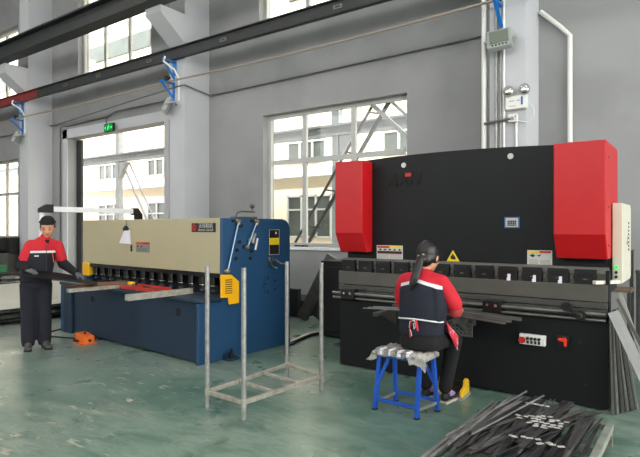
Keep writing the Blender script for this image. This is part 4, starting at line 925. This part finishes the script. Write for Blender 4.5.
for dx in (-0.02, 0.018): MB().ball(k0+Vector((dx, -0.022+0.01*(dx > 0), 0.0+0.012*(dx > 0))), (0.012, 0.008, 0.007), 10).build('hair_tie', M['brass'], wo)
for sx in (-1, 1):
    facepiece('eye', [((sx*0.031, -0.079, -0.002), (0.013, 0.008, 0.0055))], M['labelk'], wo, T, hc, s_)
facepiece('mouth', [((0, -0.083, -0.064), (0.02, 0.008, 0.005))], M['lips'], wo, T, hc, s_)
# apron: waist cord, bow and the edge showing on the right
ap_m = mat('apron_pattern', (196, 44, 66), 0.8, noise=0.15, nscale=20, dirt=(214, 208, 200), dirt_amt=1.0, dscale=14)
ap = MB()
V = [(0.06, 0.13, 0.80), (0.17, 0.08, 0.79), (0.205, 0.06, 0.77), (0.22, 0.10, 0.66), (0.245, 0.15, 0.60), (0.245, 0.2, 0.52), (0.21, 0.3, 0.62), (0.1, 0.25, 0.7)]
for k in (0, 1): pass
ap.add([(x, y, z) for x, y, z in V]+[(x+0.004, y, z+0.004) for x, y, z in V], [tuple(range(8)), tuple(range(15, 7, -1))]+[(i, 8+i, 8+(i+1) % 8, (i+1) % 8) for i in range(8)])
ar = ap.build('apron', ap_m, wo)
ring = [(0.202*math.cos(a), 0.0+0.142*math.sin(a), 0.80-0.012*math.cos(2*a)) for a in [R(180+i*12) for i in range(16)]]
MB().tube(ring, 0, 6, radii=[(0.004, 0.007)]*16).build('waist_cord', M['reflect'], wo)
MB().tube([(0.0, -0.145, 0.80), (-0.03, -0.155, 0.79), (-0.035, -0.155, 0.74), (-0.02, -0.15, 0.70), (-0.015, -0.15, 0.67)], 0, 6, radii=[(0.007, 0.003)]*5).tube([(0.0, -0.145, 0.805), (0.02, -0.158, 0.79), (0.03, -0.16, 0.76), (0.01, -0.155, 0.73), (0.0, -0.15, 0.78)], 0, 6, radii=[(0.007, 0.003)]*5).build('apron_bow', M['reflect'], wo)
MB().tube([(0.02, -0.15, 0.81), (0.035, -0.16, 0.78), (0.045, -0.16, 0.72)], 0, 6, radii=[(0.01, 0.003)]*3).tube([(-0.015, -0.15, 0.80), (-0.03, -0.16, 0.73), (-0.025, -0.158, 0.66)], 0, 6, radii=[(0.009, 0.003)]*3).build('apron_ribbon', M['workred'], wo)

# work pieces on the front supports
for k, (xa, xb, y, z) in enumerate(((-2.0, -1.33, 4.86, 0.762), (-2.05, -1.40, 4.80, 0.748), (-2.02, -1.43, 4.74, 0.74))):
    o = MB().bar((xa, y+0.12, z+0.012), (xb, y, z), 0.05, 0.006).bar((xa, y+0.145, z+0.022), (xb, y+0.025, z+0.010), 0.005, 0.024).build('angle_strip', M['profile'])
    tag(o, ('thin grey bent strip nearest the press on the right front support', 'middle thin grey bent strip on the right front support', 'lowest thin grey bent strip reaching out right of the seated person')[k], 'metal strip')
for k in range(3):
    o = MB().bar((-2.90+0.04*k, 4.80+0.035*k, 0.742+0.007*k), (-2.42, 4.92+0.03*k, 0.742+0.007*k), 0.05, 0.004).build('angle_strip', M['stripl'])
    tag(o, 'short bright strip lying on the left front support of the press', 'metal strip', 'short strips on the left front support')

# yellow foot pedal of the press
t = thing('press_foot_pedal', 'yellow guarded foot pedal beside the seated person\'s foot', 'foot pedal', (-1.955, 4.86, 0), R(4))
MB().box(-0.14, 0.14, -0.14, 0.12, 0.0, 0.02).build('base_plate', M['lampgrey'], t, bevel=0.003)
for x in (-0.13, 0.10):
    MB().prism([(-0.12,0.02),(-0.10,0.08),(-0.02,0.10),(0.0,0.15),(0.05,0.16),(0.10,0.13),(0.10,0.02)], 'x', x, x+0.03).build('side_guard', M['yellowp'], t, bevel=0.006)
MB().box(-0.10, 0.10, 0.085, 0.10, 0.02, 0.12).build('hood', M['rubber'], t, bevel=0.004)
MB().bar((0, -0.08, 0.035), (0, 0.05, 0.07), 0.12, 0.012).build('treadle', M['rubber'], t)

# ------------------------------------------------------------------ pallet and strip heap
t = thing('pallet', 'grey-green steel pallet on the floor in the right foreground', 'pallet', (-0.98, 4.42, 0), R(0.3))
PL = 1.62
for x in (-0.465, 0.375):
    r_ = MB().box(x, x+0.05, -PL, 0.0, 0.10, 0.15).build('side_rail', M['pallet'], t, bevel=0.004)
for y in (0.0, -0.5, -1.0, -1.56):
    MB().box(-0.42, 0.38, y-0.05, y, 0.105, 0.145).build('cross_rail', M['pallet'], t)
for x in (-0.465, 0.375):
    for y in (-0.02, -0.8, -PL+0.02): MB().box(x+0.003, x+0.047, y-0.045 if y > -1.5 else y, y if y > -1.5 else y+0.045, 0, 0.10).build('foot', M['pallet'], t)
random.seed(21)
NS = 100
for i in range(NS):
    L = random.uniform(0.8, 1.4); w_ = random.choice((0.012, 0.02, 0.028, 0.035, 0.045))
    r_ = random.random()
    ang = R(random.gauss(2, 3)) if i < 40 or r_ < 0.45 else R(random.gauss(7, 7))
    y1 = 4.42-abs(random.gauss(0, 0.07)) 
    # keep both ends over the pallet
    for _ in range(30):
        xe = -0.98+random.uniform(-0.36, 0.40); xs_ = xe-L*math.sin(ang)
        if -1.34 < xs_ < -0.62: break
    else: xs_ = xe; 
    z = 0.157+0.001*i
    a = Vector((xs_, y1-L*math.cos(ang), z+random.uniform(-.004, .004))); b_ = Vector((xe, y1, z+random.uniform(0, .012)))
    o = MB().bar(a, b_, w_, 0.0025).build('metal_strip', M[random.choice(('strip', 'strip', 'strip3', 'strip', 'stripl', 'profile') if i > 50 else ('strip', 'strip3'))])
    tag(o, 'thin dark steel strip in the loose heap on the pallet', 'metal strip', 'dark strips heaped on the pallet')
for (xa, ya, xb, yb, z) in ((-1.33, 3.2, -1.16, 4.40, 0.285), (-1.20, 3.3, -1.02, 4.35, 0.29), (-1.26, 3.05, -1.22, 4.2, 0.29)):
    o = MB().bar((xa, ya, z-0.01), (xb, yb, z), 0.009, 0.009).build('metal_bar', M['stripl'])
    tag(o, 'slim bright bar lying across the top left of the strip heap', 'metal bar', 'slim bright bars on the heap')
for (xa, ya, xb, yb, z) in ((-1.425, 3.0, -1.415, 4.38, 0.158), (-1.385, 2.95, -1.38, 4.30, 0.158)):
    o = MB().bar((xa, ya, z), (xb, yb, z), 0.025, 0.012).build('metal_bar', M['galv'])
    tag(o, 'flat grey bar lying along the left rail of the pallet', 'metal bar', 'flat bars along the left pallet rail')
def offcut(x, y):
    c = Vector((x, y, 0.276)); a = R(random.uniform(-20, 60)); d = Vector((math.cos(a), math.sin(a), 0))*random.uniform(0.012, 0.022)
    o = MB().bar(c-d, c+d, random.uniform(0.012, 0.03), 0.002).build('offcut', M['offcut'])
    tag(o, 'small bright metal offcut on top of the strip heap', 'offcut', 'bright offcuts on the heap')
for j in range(6):
    for i in range(8):
        if random.random() < 0.15 or (i-3.5)**2/14+(j-2.5)**2/7 > 1.05: continue
        offcut(-1.06+i*0.044+random.uniform(-.012, .012)+(j % 2)*0.02, 3.92-j*0.046+random.uniform(-.01, .01))
for i in range(9): offcut(-1.0+i*0.036+random.uniform(-.01, .01), 3.44+random.uniform(-.04, .04))
for i in range(5): offcut(-1.09+i*0.035, 4.16+random.uniform(-.015, .015))

# ------------------------------------------------------------------ profiles leaning on the press at the right
random.seed(5)
for i in range(11):
    yb = 5.10+i*0.03; fx = -0.646+0.0154*i; tx = -0.668+0.0035*i; h_ = 0.82+random.uniform(-0.05, 0.06)
    o = MB().bar((fx, yb, 0.006), (tx, yb+0.01, h_), 0.012, 0.03, 0, (0, 1, 0)).build('leaning_profile', M[('profile', 'dsteel', 'stripl', 'strip3')[i % 4]])
    tag(o, 'grey metal profile leaning against the right side of the press', 'metal profile', 'profiles leaning on the press side')
o = MB().bar((-0.275, 5.12, 0.02), (-0.64, 5.08, 0.875), 0.05, 0.006, 0, (0.9,0,0.4)).bar((-0.25, 5.11, 0.03), (-0.615, 5.07, 0.885), 0.006, 0.03, 0, (0.9,0,0.4)).bar((-0.30, 5.11, 0.03), (-0.665, 5.07, 0.865), 0.006, 0.03, 0, (0.9,0,0.4)).bar((-0.275, 5.1, 0.02), (-0.64, 5.06, 0.875), 0.085, 0.003, 0, (0,1,0)).build('leaning_profile', M['alu']); tag(o, 'wide pale profile leaning on the press, frontmost and lightest of the leaning profiles', 'metal profile')
o = MB().bar((-0.20, 5.30, 0.02), (-0.645, 5.36, 0.95), 0.025, 0.02, 0, (0,1,0)).build('leaning_profile', M['profile']); tag(o, 'narrow profile leaning on the press just behind the wide pale one', 'metal profile')
o = MB().bar((-0.33, 5.50, 0.02), (-0.645, 5.52, 0.99), 0.03, 0.02, 0, (0,1,0)).build('leaning_profile', M['sheet']); tag(o, 'light profile with the highest top edge leaning on the press side', 'metal profile')
for (x, y, h_, lb) in ((-0.80, 8.0, 1.29, 'tall dark steel post beyond the press at the right, left of two'), (-0.70, 7.7, 1.05, 'shorter dark steel post at the right edge beyond the press')):
    t = thing('steel_post', lb, 'post', (x, y, 0)); MB().box(-0.022, 0.022, -0.02, 0.02, 0, h_).build('upright', M['dsteel'], t); MB().box(-0.022, 0.022, -0.10, 0.1, h_-0.03, h_).build('head_plate', M['dsteel'], t); MB().box(-0.08, 0.08, -0.08, 0.08, 0, 0.01).build('base_plate', M['dsteel'], t)
t = thing('wooden_crate', 'brown wooden boards on a low trolley behind the leaning profiles', 'crate', (-0.88, 7.15, -0.03))
for i in range(3): MB().box(-0.18, 0.18, -0.2+i*0.14, -0.08+i*0.14, 0.87, 0.90).build('board', M['woodg'], t)
for x in (-0.17, 0.14):
    for y in (-0.2, 0.19): MB().box(x, x+0.03, y, y+0.03, 0.03, 0.87).build('leg', M['dsteel'], t)

# ------------------------------------------------------------------ between the machines
o = MB().box(-4.55, -3.62, 6.35, 6.9, 0.02, 1.10).box(-4.5, -3.7, 6.33, 6.35, 0.1, 1.02).build('steel_cabinet', M['blackmatte'], bevel=0.01); tag(o, 'low black steel cabinet standing behind the left end of the press', 'cabinet')
for (a, b_, w_, lb) in (((-5.62, 7.30, 0.03), (-5.10, 7.45, 1.10), 0.20, 'broad dark steel plank leaning behind the rack, frontmost'), ((-5.40, 7.45, 0.03), (-5.0, 7.6, 0.9), 0.16, 'shorter dark steel plank leaning behind the broad one')):
    o = MB().bar(a, b_, 0.07, w_, 0, (1, 0, 0.4)).build('steel_plank', M['dsteel']); tag(o, lb, 'steel plank')
o = MB().box(-6.3, -5.75, 7.5, 8.2, 0, 0.30).box(-6.2, -5.8, 7.4, 7.5, 0.02, 0.5).build('scrap_box', M['blackmatte']); tag(o, 'dark low box on the floor beside the blue end of the shear', 'box')
tag(MB().tube([(-4.62, 5.75, 0.02), (-4.75, 6.3, 0.02), (-4.65, 6.9, 0.02), (-4.75, 7.3, 0.02)], 0.02, 8).build('floor_hose', M['white']), 'pale hose on the floor between the shear and the press', 'hose')
tag(MB().tube([(-4.56, 5.72, 0.02), (-4.68, 6.3, 0.02), (-4.55, 6.9, 0.02), (-4.55, 7.3, 0.02)], 0.022, 8).build('floor_hose', M['rubber']), 'black hose on the floor alongside the pale hose', 'hose')
t = thing('window_sill_tool', 'small dark tool lying on the main window sill', 'tool', (-6.6, 8.5, 1.2)); MB().box(-0.12, 0.08, -0.03, 0.03, 0, 0.03).build('handle', M['rubber'], t); MB().cyl((0.1, 0, 0.02), (0.2, 0, 0.02), 0.015).build('head', M['dsteel'], t)

# ------------------------------------------------------------------ far left: sheet stack and bins
random.seed(11)
for i in range(9):
    dx = random.uniform(-0.12, 0.10); dy = random.uniform(-0.2, 0.2); z = 0.05+i*0.026; r_ = MB().box(-13.4+dx, -9.25+dx, 2.0+dy, 6.8+dy, z, z+0.006+0.006*(i % 2))
    o = r_.build('steel_sheet', M['sheet'] if i % 3 != 1 else M['sheetdark'])
    tag(o, 'large steel sheet lying in the low stack at the far left', 'steel sheet', 'sheets in the far left stack') if i < 8 else tag(o, 'topmost pale steel sheet of the low stack at the far left', 'steel sheet')
    if i < 8:
        for q in range(3):
            o = MB().box(-13.0, -9.4, 2.4+q*1.9, 2.5+q*1.9, z+0.012, z+0.026).build('spacer_batten', M['woodg']); tag(o, 'wooden batten between the sheets of the far left stack', 'batten', 'battens in the sheet stack')
for q in range(3):
    o = MB().box(-13.2, -9.4, 2.35+q*1.9, 2.5+q*1.9, 0, 0.05).build('spacer_batten', M['dsteel']); tag(o, 'steel bearer on the floor under the far left sheet stack', 'bearer', 'bearers under the sheet stack')
t = thing('parts_bin', 'dark bin with a green crate on it at the far left, beyond the standing person', 'bin', (-14.8, 6.45, 0), R(40))
MB().box(-0.55, 0.45, -0.35, 0.35, 0.0, 0.42).build('bin', M['blackmatte'], t, bevel=0.01)
MB().box(-0.55, 0.05, -0.3, 0.3, 0.42, 0.6).box(-0.5, 0.0, -0.25, 0.25, 0.6, 0.602).build('green_crate', mat('crate_green', (24, 120, 72), 0.5), t, bevel=0.01)
t = thing('wire_coil', 'bright wire coils stacked beside the dark bin at the far left', 'coil', (-13.82, 6.3, 0))
for i in range(4):
    MB().tube([(0.18*math.cos(a), 0.18*math.sin(a), 0.05+i*0.1) for a in [2*PI*j/18 for j in range(19)]], 0.04, 8).build('coil', M['steel'], t)
t = thing('dark_machine', 'dark machine head at the left edge beyond the sheet stack', 'machine', (-16.6, 7.4, 0), R(30))
MB().box(-0.5, 0.3, -0.3, 0.3, 0.0, 0.85).build('base', M['dsteel'], t, bevel=0.02); MB().cyl((-0.3, -0.35, 1.1), (0.2, -0.35, 1.1), 0.18).build('motor', M['blackmatte'], t); MB().box(-0.45, 0.35, -0.2, 0.3, 0.85, 1.3).build('head', M['blackmatte'], t, bevel=0.03)
SUN, SKY, EXPO = 6, 5.0, 0.46

# ------------------------------------------------------------------ sun, camera, world, view
sd = bpy.data.lights.new('sun', 'SUN'); sd.energy = SUN; sd.angle = R(6); sd.color = (1, 0.96, 0.9)
so = bpy.data.objects.new('sun', sd); C.objects.link(so); so.rotation_euler = Vector((0.35, -1.0, 0.95)).to_track_quat('Z', 'Y').to_euler(); so.location = (0, -30, 30)
cd = bpy.data.cameras.new('camera'); cam = bpy.data.objects.new('camera', cd); C.objects.link(cam)
cam.location = (0, 0, 1.57); cam.rotation_euler = (PI/2, 0, R(35.7)); cd.sensor_width = 36; cd.lens = 36*540/640; cd.clip_start = 0.05; cd.clip_end = 200
cd.shift_y = -0.5/640
sc.camera = cam
w = bpy.data.worlds.new('sky'); sc.world = w; w.use_nodes = True
bg = w.node_tree.nodes['Background']; bg.inputs[0].default_value = (1.0, 0.995, 0.975, 1); bg.inputs[1].default_value = SKY
vs = sc.view_settings; vs.view_transform = 'Standard'; vs.look = 'None'; vs.gamma = 1; vs.use_curve_mapping = False; vs.exposure = EXPO
